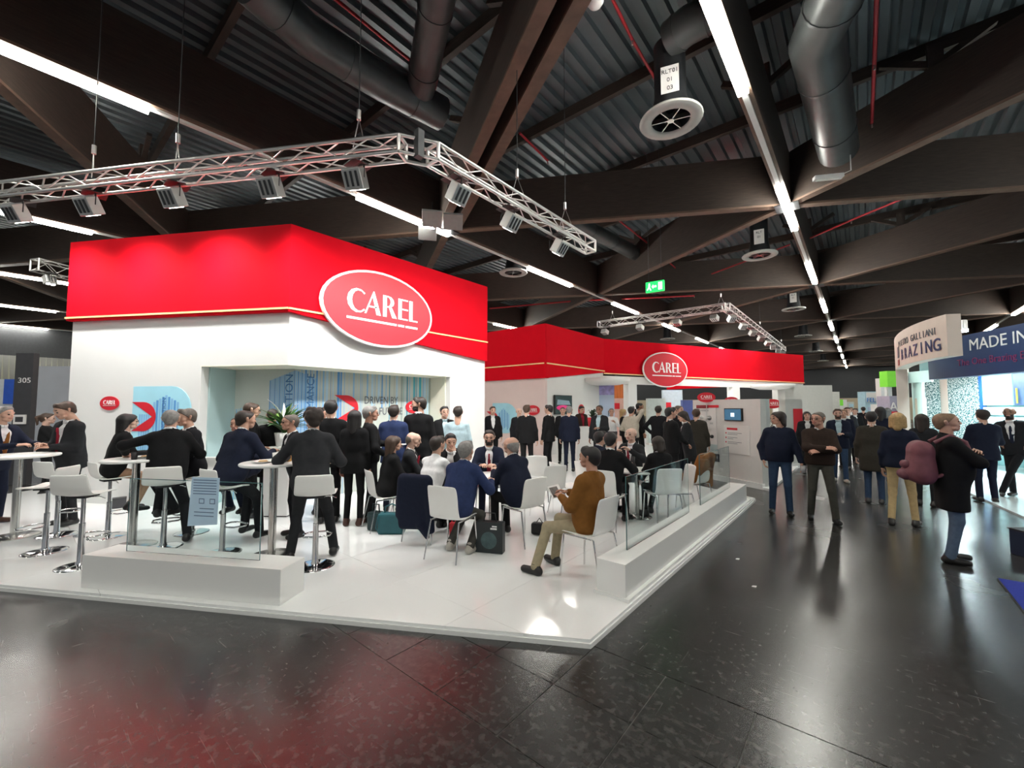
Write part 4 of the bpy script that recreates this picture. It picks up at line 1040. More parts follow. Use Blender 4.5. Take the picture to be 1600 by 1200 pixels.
HAIRC = {k: mat('hair_'+k, c, .55, var=.3, sc=40) for k, c in dict(black=(.010, .008, .008), dark=(.022, .014, .010), brown=(.055, .03, .018), grey=(.22, .21, .20), greybrown=(.11, .09, .075), blond=(.42, .28, .12), sandy=(.22, .14, .085)).items()}
def cloth(c, r=.85): 
    k = 'cloth_%03d_%03d_%03d' % tuple(int(x*999) for x in c)
    return mat(k, tuple(x*.85 for x in c) if max(c) < .05 else c, r, var=.12, sc=25, bump=.12, spec=.18)
C_ = dict(black=(.009, .009, .010), suit=(.014, .014, .017), navy=(.012, .016, .034), blue=(.022, .035, .095), grey=(.035, .036, .040), dgrey=(.022, .023, .026), white=(.72, .72, .72), pink=(.5, .25, .28), lblue=(.40, .53, .58), jeans=(.028, .052, .10), jeansl=(.09, .13, .19), khaki=(.34, .29, .19), beige=(.50, .37, .19), brown=(.20, .085, .018), dbrown=(.035, .022, .017), olive=(.042, .038, .030), cream=(.48, .44, .36), red=(.24, .015, .03), tan=(.42, .26, .17), green=(.06, .06, .05), lgreyt=(.06, .058, .052), shoe=(.010, .009, .009), bshoe=(.06, .022, .014), wshoe=(.42, .39, .34), orangeb=(.24, .09, .02))
PEOPLE = []
def person(p, phi, label, pose='stand', h=1.75, top='suit', topk='jacket', shirt='white', legs=None, tie=None, shoes='shoe', hair='short', hairc='dark', skin=0, beard=False, glasses=False,
           lean=0., side=0., twist=0., hy=0., hp=0., L=None, Rr=None, fL=None, fR=None, seat=.46, fat=0., fem=False, curl='relax', zbase=ST, vox=None, eL=None, eR=None, knee_out=.0, group=None):
    """L/Rr: hand targets, fL/fR: ankle targets in the person's own frame (x right, y forward, z up). hy: head turn to the right, hp: head down"""
    p = Vector((p[0], p[1], zbase)); s = h/1.75; dist = math.hypot(p.x, p.y)
    vox = vox or (.014 if dist < 6.2 else .019 if dist < 9 else .026 if dist < 16 else .035)
    hv = .0065 if dist < 7.5 else .009 if dist < 13 else .014; nv = .006 if dist < 8 else .009
    root = empty('person', p, face(p, phi), label, 'person', group)
    legs = legs or top
    lean_, hz = lean, .93*s
    if pose == 'sit': hz = seat+.075*s
    elif pose == 'stool': hz = .80+.095*s
    pel = V(0, 0 if pose == 'stand' else .01, hz)
    Rt = rot('z', -twist) @ rot('y', side) @ rot('x', -lean); Sp = lambda x, y, z: pel+Rt @ (V(x, y, z)*s)
    sw = .86 if fem else 1.
    hipw = .085*s
    ch = Rt @ V(0, 1, 0)
    body = [(Sp(-.07, 0, .0), Sp(.07, 0, .0), .112*s, .112*s, 2), (Sp(-.055, .012+fat*.5, .15), Sp(.055, .012+fat*.5, .15), (.105+fat)*s, (.105+fat)*s, 1),
            (Sp(-.065*sw, .01+fat*.3, .225), Sp(.065*sw, .01+fat*.3, .225), (.108+fat*.6)*s, (.108+fat*.6)*s, 1), (Sp(-.065, .005+fat*.25, .075), Sp(.065, .005+fat*.25, .075), (.108+fat*.5)*s, (.108+fat*.5)*s, 1),
            (Sp(-.075*sw, .005, .30), Sp(.075*sw, .005, .30), .112*s, .112*s, 1), (Sp(-.075*sw, 0, .40), Sp(.075*sw, 0, .40), .098*s, .098*s, 1),
            (Sp(-.130*sw, -.01, .455), Sp(.130*sw, -.01, .455), .058*s, .058*s, 1), (Sp(-.03, -.02, .50), Sp(-.14*sw, -.012, .462), .045*s, .048*s, 1), (Sp(.03, -.02, .50), Sp(.14*sw, -.012, .462), .045*s, .048*s, 1), (Sp(0, -.02, .46), Sp(0, -.022, .53), .075*s, .058*s, 1)]
    if fem: body += [(Sp(s_*.06, .06, .33), Sp(s_*.06, .075, .32), .06*s, .05*s, 1) for s_ in (-1, 1)]
    J = {}
    jk = [(a, b, r1+.014*s, r2+.014*s, 0) for a, b, r1, r2, t in body[1:]]
    hem = -.12 if pose == 'stand' else -.03
    if topk == 'coat': hem = -.30
    if topk in ('sweater', 'top'): hem = -.02 if pose == 'stand' else .02
    jk += [(Sp(-.075, 0, .0), Sp(.075, 0, .0), .126*s, .126*s, 0)]
    if hem < -.05: jk += [(Sp(-.085, -.005, q_), Sp(.085, -.005, q_), .122*s, .122*s, 0) for q_ in np.arange(hem, -.04, .08)]
    hands = []
    for sd, tg, el, nm in ((-1, L, eL, 'L'), (1, Rr, eR, 'R')):
        sh = Sp(sd*.168*sw, -.01, .455)
        if tg is None: tg = (sd*.255*sw+side*0, .06, hz/s-.10) if pose == 'stand' else (sd*.14, .42, hz/s+.06)
        tgt = V(*tg)*s; hint = V(*(el or (sd*.55, -.6, -.5)))
        el_, wr = ik(sh, tgt, .285*s, .255*s, hint)
        body += [(sh, el_, .050*s, .043*s, 1), (el_, el_+(wr-el_)*.93, .042*s, .030*s, 1)]
        jk += [(sh, el_, .064*s, .055*s, 0), (el_, el_+(wr-el_)*(.93 if topk != 'rolled' else .1), .055*s, .043*s, 0)]
        y = wr-el_; y = y/np.linalg.norm(y); x = V(0, 0, 1) if abs(y[2]) < .75 else V(0, 1, 0)
        if pose == 'stand' and tg is not None and abs(y[2]) > .75: x = V(0, 1, 0)
        else: x = V(-sd, 0, .35)
        x = x-y*(x @ y); x = x/np.linalg.norm(x); z = np.cross(x, y)
        # palm faces inward / down
        M = np.stack([x, y, z], 1); v, f, t = hand_mesh(nv, curl)
        v2 = v*s
        if sd > 0 and not (abs(y[2]) > .75): pass
        if (z @ V(sd, 0, .6)) < 0: v2 = v2*V(1, 1, -1); f = f[:, ::-1]
        hands.append((wr+v2 @ M.T, f, np.zeros(len(f), int)))
        J[nm] = wr
    shoe = []
    for sd, ft in ((-1, fL), (1, fR)):
        hip = pel+V(sd*hipw, 0, -.02)
        if ft is None: ft = (sd*.10, .0 if pose == 'stand' else .42, .085) if pose != 'stool' else (sd*.09, .24, .40)
        an = V(*ft)*V(s, s, s if pose == 'stand' else 1.)
        l_ = np.linalg.norm(an-hip); l1, l2 = (.43*s, .425*s) if pose != 'stand' else (max(.40*s, l_*.506), max(.395*s, l_*.50))
        kn, an = ik(hip, an, l1, l2, V(sd*knee_out, 1, .35 if pose != 'stand' else .0))
        lr = 1.0 if not fem else .9
        body += [(hip, kn, .088*s*lr, .060*s*lr, 2), (kn, an, .057*s*lr, .050*s*lr, 2)]
        J['k%d' % sd] = kn
        fd = V(sd*.18, 1, 0) if pose != 'stool' else V(sd*.15, 1, -.1); fd = fd/np.linalg.norm(fd); zs = an[2]-.085
        heel = an+V(0, 0, -.045)-fd*.035; toe = heel+fd*.17*s*1.05
        sv, sf, st_ = mesh_field([(heel, toe, .042, .036, 0), (heel, an+V(0, 0, .01), .04, .045, 0)], .011 if dist < 7 else .016, .02, planes=[(V(0, 0, 1), zs+.003)])
        shoe.append((sv, sf, st_))
    nb = Sp(0, -.022, .53); hpv = Sp(0, .0, .595)
    Rh = rot('z', -hy) @ rot('x', -hp) if True else None
    if tie: body += [(Sp(0, .128+fat*.2, .46), Sp(0, .125+fat*1.4, .12), .016*s, .026*s, 6)]
    tk = mesh_field(body, vox, .024, planes=[])
    if topk == 'rolled':
        v, f, t = tk; c = v[f].mean(1)
        for nm in 'LR': pass
    hv_, hf, ht = head_mesh(hv, beard); hvv = hpv+(hv_*s) @ Rh.T
    sk = SKINS[skin]; hc = HAIRC[hairc]
    np_mesh('body', [tk, (hvv, hf, ht)]+hands, [sk, cloth(C_[shirt]), cloth(C_[legs]), EYE, LIP, hc, cloth(C_[tie] if tie else C_['red'])], root)
    if hair != 'none':
        v, f, t = hair_mesh(hv if hair != 'curly' else hv*1.3, hair); np_mesh('hair', [(hpv+(v*s) @ Rh.T, f, t)], [hc], root)
    if topk in ('jacket', 'coat', 'sweater', 'top', 'rolled'):
        up = Rt @ V(0, 0, 1); cuts = [(Sp(0, -.015, .52), Sp(0, .01, .70), .066*s, .075*s)]
        if topk in ('jacket', 'coat'): cuts.append((Sp(0, .10+fat*.5, .56), Sp(0, .152+fat*1.7, .10), .082*s, .022*s))
        pls = [(up, float(up @ Sp(0, 0, hem-.02)))] if pose == 'stand' else []
        np_mesh('jacket' if topk in ('jacket', 'coat') else 'sweater', [mesh_field(jk, vox, .045, cuts, pls)], [cloth(C_[top])], root)
    if shirt and topk in ('jacket', 'coat'):
        n_ = 10; q = MB()   # shirt collar ring
        for i in range(n_):
            a0, a1 = 2*math.pi*i/n_, 2*math.pi*(i+1)/n_
            P = lambda a, z, r_: Sp(r_*math.cos(a), -.015+r_*math.sin(a), z-.018*math.sin(a))
            q.add([P(a0, .525, .071), P(a1, .525, .071), P(a1, .565, .064), P(a0, .565, .064)], [(0, 1, 2, 3)], cloth(C_[shirt]), True)
        q.build('shirt_collar', root, solid=.006)
    for sh_ in shoe: np_mesh('shoe', [sh_], [mat('shoe_'+shoes, C_[shoes], .4, var=.1)], root)
    if glasses:
        q = MB(); MH = lambda x, y, z: Vector(hpv+Rh @ (V(x, y, z)*s*1.04))
        for sd in (-1, 1):
            q.path([MH(sd*.034+.021*math.cos(t), .108, .104+.016*math.sin(t)) for t in np.linspace(0, 2*math.pi, 13)], .0022, BLACK, 5); q.path([MH(sd*.055, .104, .108), MH(sd*.08, .06, .11), MH(sd*.086, -.01, .11)], .002, BLACK, 5)
        q.path([MH(-.013, .11, .108), MH(.013, .11, .108)], .002, BLACK, 5); q.build('glasses', root)
    PEOPLE.append(root); return root, J
# ================================================================ the visitors, from left to right
def P(u, d): return D(u, d)
HT = (-.14, .36, 1.13); HTR = (.14, .36, 1.13)
person(P(-2, 6.3), 140, 'grey-haired man in dark suit leaning on the table at left edge', h=1.76, top='navy', tie='orangeb', hair='short', hairc='grey', lean=10, L=(-.16, .46, 1.17), Rr=(.10, .44, 1.17), shoes='bshoe', hy=-10)
person(P(78, 8.6), 100, 'woman in black top with tied brown hair near the numbered pillar', h=1.68, top='black', topk='sweater', shirt='black', hair='tail', hairc='brown', fem=True, L=(-.08, .22, 1.48), Rr=(.06, .25, 1.35), zbase=0, skin=2)
person(P(118, 6.3), -122, 'brown-haired man in grey suit looking down with clasped hands', h=1.83, top='dgrey', tie='red', hair='short', hairc='brown', hp=22, lean=6, L=(-.04, .27, 1.12), Rr=(.05, .29, 1.15), hy=12, skin=0, fat=.02)
person(S_w, 82, 'woman with long black hair and glasses seated on a bar stool', 'stool', h=1.66, top='black', shirt='white', legs='tan', hair='long', hairc='black', fem=True, glasses=True, lean=14, L=(-.10, .40, 1.14), Rr=(.05, .42, 1.16), fR=(.09, .26, .38), fL=(-.09, .24, .38), hy=5, skin=2)
person(S_5, 8, 'grey-haired man in black suit seen from behind through the glass', 'stool', h=1.78, top='black', hair='crop', hairc='grey', lean=14, L=(-.46, .36, 1.13), Rr=(.22, .42, 1.12), eL=(-1, -.3, -.1), fL=(-.10, .22, .42), fR=(.22, .10, .10), fat=.03, legs='suit', hy=6)
person(S_6, -112, 'grey-haired man in profile facing left at the bar table', 'stool', h=1.78, top='suit', hair='short', hairc='greybrown', lean=10, L=(-.1, .38, 1.14), Rr=(.1, .36, 1.14), hp=6)
person(P(362, 5.2), 48, 'man in navy suit on bar stool, back turned, knee to the right', 'stool', h=1.80, top='navy', hair='crop', hairc='dark', lean=20, L=(-.05, .46, 1.13), Rr=(.2, .46, 1.12), fL=(-.05, .30, .20), fR=(.14, .34, .14), hy=18, legs='suit', fat=.02)
person(P(392, 6.0), -150, 'red-faced man half hidden behind the man in navy', 'stool', h=1.68, top='navy', hair='crop', hairc='greybrown', lean=26, L=(-.1, .42, 1.14), Rr=(.12, .40, 1.14), skin=1)
person(P(393, 6.7), 80, 'short-haired man with glasses standing in profile before the alcove', h=1.82, top='black', hair='crop', hairc='brown', glasses=True, skin=0, hp=8)
person(P(427, 7.0), -5, 'person in black coat standing behind the potted plant', h=1.72, top='black', topk='coat', hair='crop', hairc='dark')
person(P(470, 5.75), -105, 'man with glasses and receding hair facing left at the bar table', h=1.66, top='suit', hair='crop', hairc='greybrown', glasses=True, lean=12, L=(-.1, .36, 1.12), Rr=(.1, .38, 1.12), skin=1)
person(P(489, 4.75), 6, 'curly-haired man in dark grey suit perched on bar stool, seen from behind', 'stool', h=1.80, top='grey', topk='jacket', hair='curly', hairc='dark', lean=13, L=(-.28, .40, 1.12), Rr=(.20, .34, 1.06), fL=(-.20, .16, .09), fR=(.24, .20, .09), hy=-14, legs='dgrey', vox=.012)
person(P(518, 6.4), 4, 'man in black suit standing with his back to us, hair cut short', h=1.85, top='black', hair='short', hairc='black')
person(P(503, 6.95), 110, 'dark-haired man whose face shows between two suited backs', h=1.74, top='suit', hair='short', hairc='black', skin=1)
person(P(556, 6.25), 18, 'woman in black suit with long straight dark hair, seen from behind', h=1.70, top='black', hair='long', hairc='black', fem=True, shoes='bshoe')
person(P(580, 6.5), 78, 'man in black shirt with rolled sleeves holding a plate', h=1.76, top='black', topk='sweater', shirt='black', hair='short', hairc='grey', L=(-.06, .38, 1.14), Rr=(.22, .22, .98), legs='dgrey', hy=8, skin=1)
person(P(616, 7.1), 8, 'man in navy blue suit standing with back turned before the alcove', h=1.78, top='blue', hair='short', hairc='dark', L=(-.14, .3, 1.12), legs='navy')
person(P(655, 7.35), 12, 'tall bearded man in black suit looking over his left shoulder', h=1.92, top='black', hair='short', hairc='dark', hy=-95, beard=True)
person(P(695, 8.7), 165, 'man in open black jacket with lanyard beside the alcove edge', h=1.76, top='black', shirt='lblue', hair='short', hairc='black', tie='lblue', L=(-.1, .3, 1.1), skin=0)
person(P(716, 8.0), 6, 'man in light blue shirt standing with his back to us', h=1.76, topk='none', shirt='lblue', legs='dgrey', hair='short', hairc='dark', fat=.015)
# --- round low table in the middle
TBL = low_table(Vector((*D(768, 6.15)[:2], ST)), 'round white low table among the seated men in suits', .42)
person(P(605, 6.15), 72, 'seated brown-haired woman in dark suit with lime lanyard', 'sit', h=1.70, top='black', shirt='green', hair='long', hairc='brown', fem=True, lean=10, L=(-.1, .42, .74), Rr=(.1, .42, .74), fL=(-.1, .42, .085), skin=0)
person(P(636, 6.55), 98, 'bald seated man with red tie behind the woman', 'sit', h=1.76, top='dgrey', tie='red', hair='bald', hairc='greybrown', lean=8, hp=10, skin=2)
person(P(670, 5.75), 38, 'seated man in white shirt leaning on the round table', 'sit', h=1.78, topk='none', shirt='white', legs='suit', hair='short', hairc='dark', lean=20, L=(-.05, .56, .82), Rr=(.16, .52, .80), hy=8)
person(P(702, 6.75), 172, 'seated dark-haired man resting his chin on his hand', 'sit', h=1.76, top='black', hair='short', hairc='black', lean=18, L=(-.04, .30, 1.06), Rr=(.12, .42, .82), hp=8)
person(P(714, 5.04), 30, 'grey-haired man in blue suit seated with his back to us', 'sit', h=1.76, top='blue', hair='short', hairc='grey', lean=22, L=(-.12, .46, .80), Rr=(.26, .42, .80), legs='lgreyt', shoes='wshoe', fL=(-.14, .12, .085), fR=(.14, .10, .085), hy=-4, fat=.02, vox=.012)
person(P(765, 7.0), 182, 'bearded man with glasses and red tie facing us across the low table', 'sit', h=1.78, top='navy', tie='red', hair='short', hairc='dark', beard=True, glasses=True, lean=8, L=(-.1, .44, .82), Rr=(.12, .44, .82))
person(P(815, 5.55), -42, 'balding grey-haired man in dark navy suit seated by the table', 'sit', h=1.80, top='navy', hair='bald', hairc='grey', lean=20, L=(-.06, .50, .82), Rr=(.12, .52, .82), glasses=True, fat=.05, legs='black', vox=.013)
BRP = D(919, 4.42)
person(BRP, -58, 'man in brown sweater and khaki trousers sitting alone on a white chair', 'sit', h=1.70, top='brown', topk='sweater', shirt='dgrey', legs='khaki', hair='short', hairc='black', lean=-2, hy=-6, L=(-.10, .30, .80), Rr=(.08, .33, .82), fL=(-.38, .44, .085), fR=(.0, .46, .085), vox=.011, skin=1, fat=.02)
# --- second seated group
TBR = low_table(Vector((*D(992, 6.75)[:2], ST)), 'round white low table behind the glass with plates on it', .36)
person(P(948, 6.2), 22, 'seated man in black suit with his back to us, left of the glass', 'sit', h=1.80, top='black', hair='short', hairc='black', lean=12, Rr=(.2, .5, .82))
person(P(925, 7.0), 48, 'seated dark-haired man bending over behind the brown sweater', 'sit', h=1.76, top='navy', hair='short', hairc='black', lean=16)
person(P(987, 7.5), -150, 'bald man with grey suit and tie seated facing the table', 'sit', h=1.80, top='dgrey', tie='red', hair='bald', hairc='grey', lean=4, L=(-.16, .36, .98), Rr=(.08, .34, .92), skin=2)
person(P(1031, 6.4), -28, 'seated dark-haired woman seen from behind through the glass', 'sit', h=1.64, top='black', hair='bob', hairc='dark', fem=True, lean=8, hp=10, fR=(.1, .62, .085))
# --- background groups in front of the rear building
person(P(770, 12.4), 172, 'man in dark suit looking round the edge of the white wall', h=1.76, top='black', hair='short', hairc='brown', hy=-8)
person(P(823, 10.8), 14, 'man in black suit from behind, before the rose wall', h=1.80, top='black', hair='short', hairc='brown')
person(P(811, 12.2), 165, 'bald man mostly hidden behind the man at the rose wall', h=1.72, top='suit', hair='none', skin=2)
person(P(857, 11.2), -62, 'man in black suit turned left below the wall screen', h=1.80, top='black', hair='short', hairc='black')
person(P(889, 11.4), 2, 'grey-haired man in navy suit from behind, below the wall screen', h=1.78, top='navy', hair='crop', hairc='grey')
person(P(879, 13.0), 178, 'man facing us between two suited men below the screen', h=1.74, top='black', hair='crop', hairc='dark')
person(P(908, 14.9), 150, 'man in dark jacket with red lanyard behind the reception counter', h=1.78, top='dbrown', tie='red', shirt='red', hair='short', hairc='black', hp=14, skin=1)
person(P(936, 11.4), -160, 'man in grey blazer with bag strap in front of the counter', h=1.80, top='dgrey', shirt='lblue', hair='crop', hairc='black', skin=3, L=(-.1, .3, 1.15))
person(P(955, 13.8), 178, 'man in white shirt facing us beneath the canopy', h=1.70, topk='none', shirt='white', legs='navy', hair='short', hairc='grey', L=(-.08, .3, 1.3), skin=1)
person(P(973, 14.2), 80, 'blonde woman in black standing beneath the canopy', h=1.68, top='black', hair='long', hairc='blond', fem=True)
person(P(986, 11.6), 22, 'man in cream sweater holding a phone to his ear', h=1.76, top='cream', topk='sweater', shirt='cream', legs='dgrey', hair='short', hairc='black', Rr=(.12, .10, 1.58), L=(-.2, .2, 1.05))
person(P(999, 13.2), 78, 'tall dark-skinned man in black beside the white post', h=1.88, top='black', topk='sweater', shirt='black', hair='crop', hairc='black', skin=3)
person(P(1028, 11.5), 6, 'man in dark suit from behind with hands on hips', h=1.78, top='suit', hair='short', hairc='dark', L=(-.2, .06, 1.0), Rr=(.2, .06, 1.0), eL=(-1, -.4, 0), eR=(1, -.4, 0))
person(P(1047, 8.9), 62, 'young man in black suit turned right near the display wall', h=1.80, top='black', tie='lgreyt', hair='short', hairc='black', zbase=0, Rr=(.1, .3, 1.0))
person(P(1074, 9.5), -100, 'dark-haired woman bending left near the display wall', h=1.72, top='dgrey', topk='coat', hair='bob', hairc='dark', fem=True, zbase=0, lean=8, L=(-.05, .3, 1.2), Rr=(.1, .3, 1.15), hp=18)
person(P(1087, 10.2), 10, 'man in olive coat standing before the product board', h=1.76, top='olive', topk='coat', hair='short', hairc='brown', zbase=0)
person(P(1060, 11.2), 120, 'man with grey cap of hair behind the woman at the display wall', h=1.80, top='suit', hair='crop', hairc='greybrown', zbase=.05)
# --- people in the aisle
person(P(1214, 7.15), 178, 'man in navy jumper and jeans walking towards us with a cup', h=1.73, top='navy', topk='sweater', shirt='white', legs='jeans', hair='bob', hairc='dark', hy=62, Rr=(.24, .04, .90), L=(-.30, .14, .88), fL=(-.12, .05, .085), fR=(.13, -.02, .085), zbase=0, fat=.02, skin=1, vox=.014)
person(P(1276, 6.75), 172, 'man with glasses and crossed arms in dark brown jumper', h=1.73, top='dbrown', topk='sweater', shirt='white', legs='green', hair='crop', hairc='greybrown', glasses=True, hy=38, L=(.03, .24, 1.13), Rr=(-.04, .26, 1.18), eL=(-1, .1, -.6), eR=(1, .1, -.6), fL=(-.16, .14, .085), fR=(.14, -.06, .085), zbase=0, fat=.02, skin=1, vox=.014)
person(P(1307, 10.2), 176, 'man in open navy blazer and jeans striding towards us', h=1.76, top='navy', shirt='lblue', legs='jeans', shoes='wshoe', hair='short', hairc='brown', beard=True, L=(-.06, .32, 1.16), fL=(-.1, .10, .085), fR=(.1, -.08, .085), zbase=0)
person(P(1359, 7.9), 2, 'man in olive jacket and jeans walking away along the aisle', h=1.72, top='olive', topk='coat', legs='jeans', hair='short', hairc='black', zbase=0, Rr=(.18, .26, 1.08))
person(P(1400, 6.45), 6, 'blonde woman in navy top and beige trousers walking away', h=1.72, top='navy', topk='sweater', shirt='navy', legs='beige', hair='bob', hairc='blond', fem=True, zbase=0, fL=(-.12, -.10, .085), fR=(.14, .06, .085), Rr=(.2, .2, 1.1), vox=.014)
person(P(1438, 7.7), 12, 'woman with long brown hair in dark coat between blonde woman and backpack man', h=1.68, top='dgrey', topk='coat', hair='long', hairc='dark', fem=True, zbase=0)
BKP, JB = person(P(1478, 4.95), 76, 'man in black jacket and pale jeans with a mauve backpack', h=1.74, top='black', topk='coat', shirt='black', legs='jeansl', hair='crop', hairc='sandy', hp=-8, hy=4, L=(.03, .20, 1.29), Rr=(-.03, .23, 1.22), eL=(-1, .2, -.5), eR=(1, .2, -.5), zbase=0, fat=.04, skin=0, vox=.012, fL=(-.11, .0, .085), fR=(.10, -.07, .085))
person(P(1532, 8.0), -18, 'man in navy suit from behind in front of the navy sign stand', h=1.76, top='navy', hair='short', hairc='dark', zbase=0, L=(-.1, .3, 1.1), Rr=(.12, .3, 1.1))
person(P(1580, 8.4), 190, 'bald man in dark suit with hand on hip at the right edge', h=1.78, top='suit', tie='navy', hair='none', beard=True, hairc='dark', skin=3, L=(-.2, .08, 1.02), Rr=(.2, .08, 1.02), eL=(-1, -.3, 0), eR=(1, -.3, 0), fL=(.16, .26, .085), fR=(.06, .02, .085), zbase=.03, side=5)
# distant crowd along the aisle
rr = random.Random(21)
crowd = [(1259, 11.5, 175, 'dark', 'woman with dark hair behind the crossed-arms man'), (1322, 13.5, 170, 'brown', 'man in black right behind the blazer man'), (1334, 17, 182, 'dark', 'small dark-haired figure in the aisle crowd beside the jackets'), (1347, 21, 0, 'black', 'distant figure walking away in the aisle crowd'),
    (1328, 25, 178, 'brown', 'distant figure facing us in the aisle crowd'), (1340, 29, 5, 'dark', 'far figure in the middle of the aisle'), (1352, 33, 180, 'grey', 'farthest grey-haired figure in the aisle'), (1374, 10.2, 8, 'black', 'man in dark coat beyond the blonde woman'), (1385, 14, 20, 'dark', 'figure in black between olive jacket and blonde woman'), (1316, 12.4, 185, 'sandy', 'fair-haired man looking over the blazer man shoulder'), (1337, 38, 180, 'black', 'tiny dark figure at the end of the aisle')]
for u, d, ph, hc, lb in crowd:
    person(P(u, d), ph, lb, h=rr.uniform(1.66, 1.82), top=rr.choice(('black', 'dgrey', 'navy', 'suit')), topk=rr.choice(('jacket', 'coat')), legs=rr.choice(('jeans', 'dgrey', 'black')), hair='long' if 'woman' in lb else 'short', hairc=hc, zbase=0, fL=(-.1, .12, .085), fR=(.1, -.1, .085), group='crowd in the aisle')
# --- chairs for the low tables
def ch_at(u, d, phi, lb): chair(Vector((*D(u, d)[:2], ST)), phi, lb)
ch_at(604, 6.16, 72, 'white chair of the seated woman with lime lanyard')
ch_at(636, 6.58, 98, 'white chair of the bald man with red tie')
ch_at(669, 5.68, 30, 'white chair with a dark jacket hung over its back')
ch_at(702, 6.8, 172, 'white chair of the man resting his chin')
ch_at(709, 5.02, 33, 'white chair seen from behind under the man in blue suit')
ch_at(765, 7.05, 182, 'white chair of the man with glasses facing us')
ch_at(818, 5.55, -42, 'white chair of the balding man in dark navy')
chair(Vector((BRP.x, BRP.y, ST)), -56, 'white chair of the man in brown sweater')
ch_at(948, 6.2, 22, 'white chair of the man in black left of the glass')
ch_at(925, 7.05, 48, 'white chair of the man bending over'); ch_at(987, 7.55, -150, 'white chair of the bald man with tie'); ch_at(1031, 6.4, -28, 'white chair of the woman behind the glass')
ch_at(856, 6.7, -30, 'empty white chair right of the balding man, back towards us'); ch_at(838, 8.0, 0, 'empty white chair farther back below the rose wall')
ch_at(886, 6.9, 60, 'empty white chair left of the bending man'); ch_at(1052, 6.55, -112, 'empty white chair behind the second glass gap'); ch_at(1080, 7.3, -60, 'white chair with brown coat near the end of the bench wall')
# dark jacket hung over the chair back
cp = Vector((*D(669, 5.68)[:2], ST)); jr = empty('hung_jacket', cp, face(cp, 30), 'dark navy jacket hung over a white chair back', 'jacket')
jkp = [(V(-.18, -.29-.03*math.sin(t*3), .84-.62*t), V(.18, -.29-.03*math.cos(t*4), .84-.60*t), .045, .045, 0) for t in np.linspace(0, 1, 14)]+[(V(-.19, -.30, .80), V(-.24, -.30, .36), .05, .04, 0), (V(.19, -.30, .80), V(.25, -.31, .20), .05, .04, 0), (V(.1, -.32, .25), V(.2, -.33, .12), .05, .03, 0)]
np_mesh('cloth', [mesh_field(jkp, .014, .05)], [cloth(C_['navy'])], jr)
# brown coat on the far chair
cp = Vector((*D(1080, 7.3)[:2], ST)); jr = empty('hung_coat', cp, face(cp, -60), 'brown coat heaped on a white chair near the bench wall end', 'coat')
np_mesh('cloth', [mesh_field([(V(-.15, -.25+.02*k, .90-.05*k), V(.15, -.24+.02*k, .90-.055*k), .07, .07, 0) for k in range(8)]+[(V(-.14, -.1+.06*k, .52), V(.14, -.1+.06*k, .52), .06, .06, 0) for k in range(5)]+[(V(-.1, .1, .52), V(.12, .12, .52), .07, .07, 0), (V(.14, -.2, .82), V(.24, -.16, .4), .06, .045, 0)], .016, .05)], [cloth(C_['orangeb'])], jr)
# bags
TEAL = mat('teal_leather', (.012, .10, .12), .45, var=.1); DTEAL = mat('dark_teal', (.012, .035, .038), .5, var=.1)
def rbox(name, parent, sx, sy, sz, m, z0=0, bev=.03): return MB().box((-sx/2, -sy/2, z0), (sx/2, sy/2, z0+sz), m).build(name, parent, bevel=bev)
p = G(612, 833, ST); b = empty('teal_bag', p, face(p, 15), 'teal leather bag standing on the white floor beside the hung jacket', 'bag')
rbox('body', b, .36, .16, .28, TEAL); MB().path([(-.1, 0, .27), (-.09, 0, .36), (0, 0, .40), (.09, 0, .36), (.1, 0, .27)], .010, TEAL).build('handle', b); MB().path([(-.18, -.07, .24), (-.19, -.10, .1), (-.14, -.12, .02)], .006, TEAL).build('strap', b)
p = G(587, 828, ST); b = empty('dark_bag', p, face(p, 40), 'dark green bag leaning behind the teal bag', 'bag')
rbox('body', b, .20, .16, .26, DTEAL); MB().path([(-.06, 0, .25), (-.05, 0, .36), (.05, 0, .36), (.06, 0, .25)], .010, DTEAL).build('handle', b)
p = G(766, 862, ST); b = empty('tote_bag', p, face(p, 18), 'black paper tote bag with faint print beside the blue suit', 'bag')
rbox('body', b, .34, .12, .36, mat('tote_black', (.012, .018, .02), .4, var=.1), bev=.006); MB().path([(-.08, 0, .35), (-.06, 0, .46), (.06, 0, .46), (.08, 0, .35)], .006, BLACK).build('handle', b)
PRN = mat('tote_print', (.05, .09, .095), .5, var=.4, sc=12); Mt = frame(Vector((0, -.0602, .15)), (0, -1, 0))
q = MB(); poly2(q, ell(.10, .10, 20), 0, .002, PRN, Mt); poly2(q, [(.02, .13), (.10, .13), (.10, .15), (.02, .15)], 0, .002, LOGOW, Mt); poly2(q, [(.04, .16), (.10, .16), (.10, .175), (.04, .175)], 0, .002, LOGOW, Mt); q.build('print', b)
p = G(709, 842, ST); b = empty('red_bag', p, .3, 'small red bag under the low table', 'bag'); rbox('body', b, .12, .08, .22, mat('red_bag', (.4, .01, .02), .5)); MB().path([(-.04, 0, .21), (0, 0, .28), (.04, 0, .21)], .006, LOGOR).build('handle', b)
p = G(843, 835, ST); b = empty('black_bag', p, .3, 'small black bag on the floor behind the brown sweater man', 'bag'); rbox('body', b, .22, .12, .16, BLACK); MB().path([(-.05, 0, .15), (0, 0, .22), (.05, 0, .15)], .006, BLACK).build('handle', b)
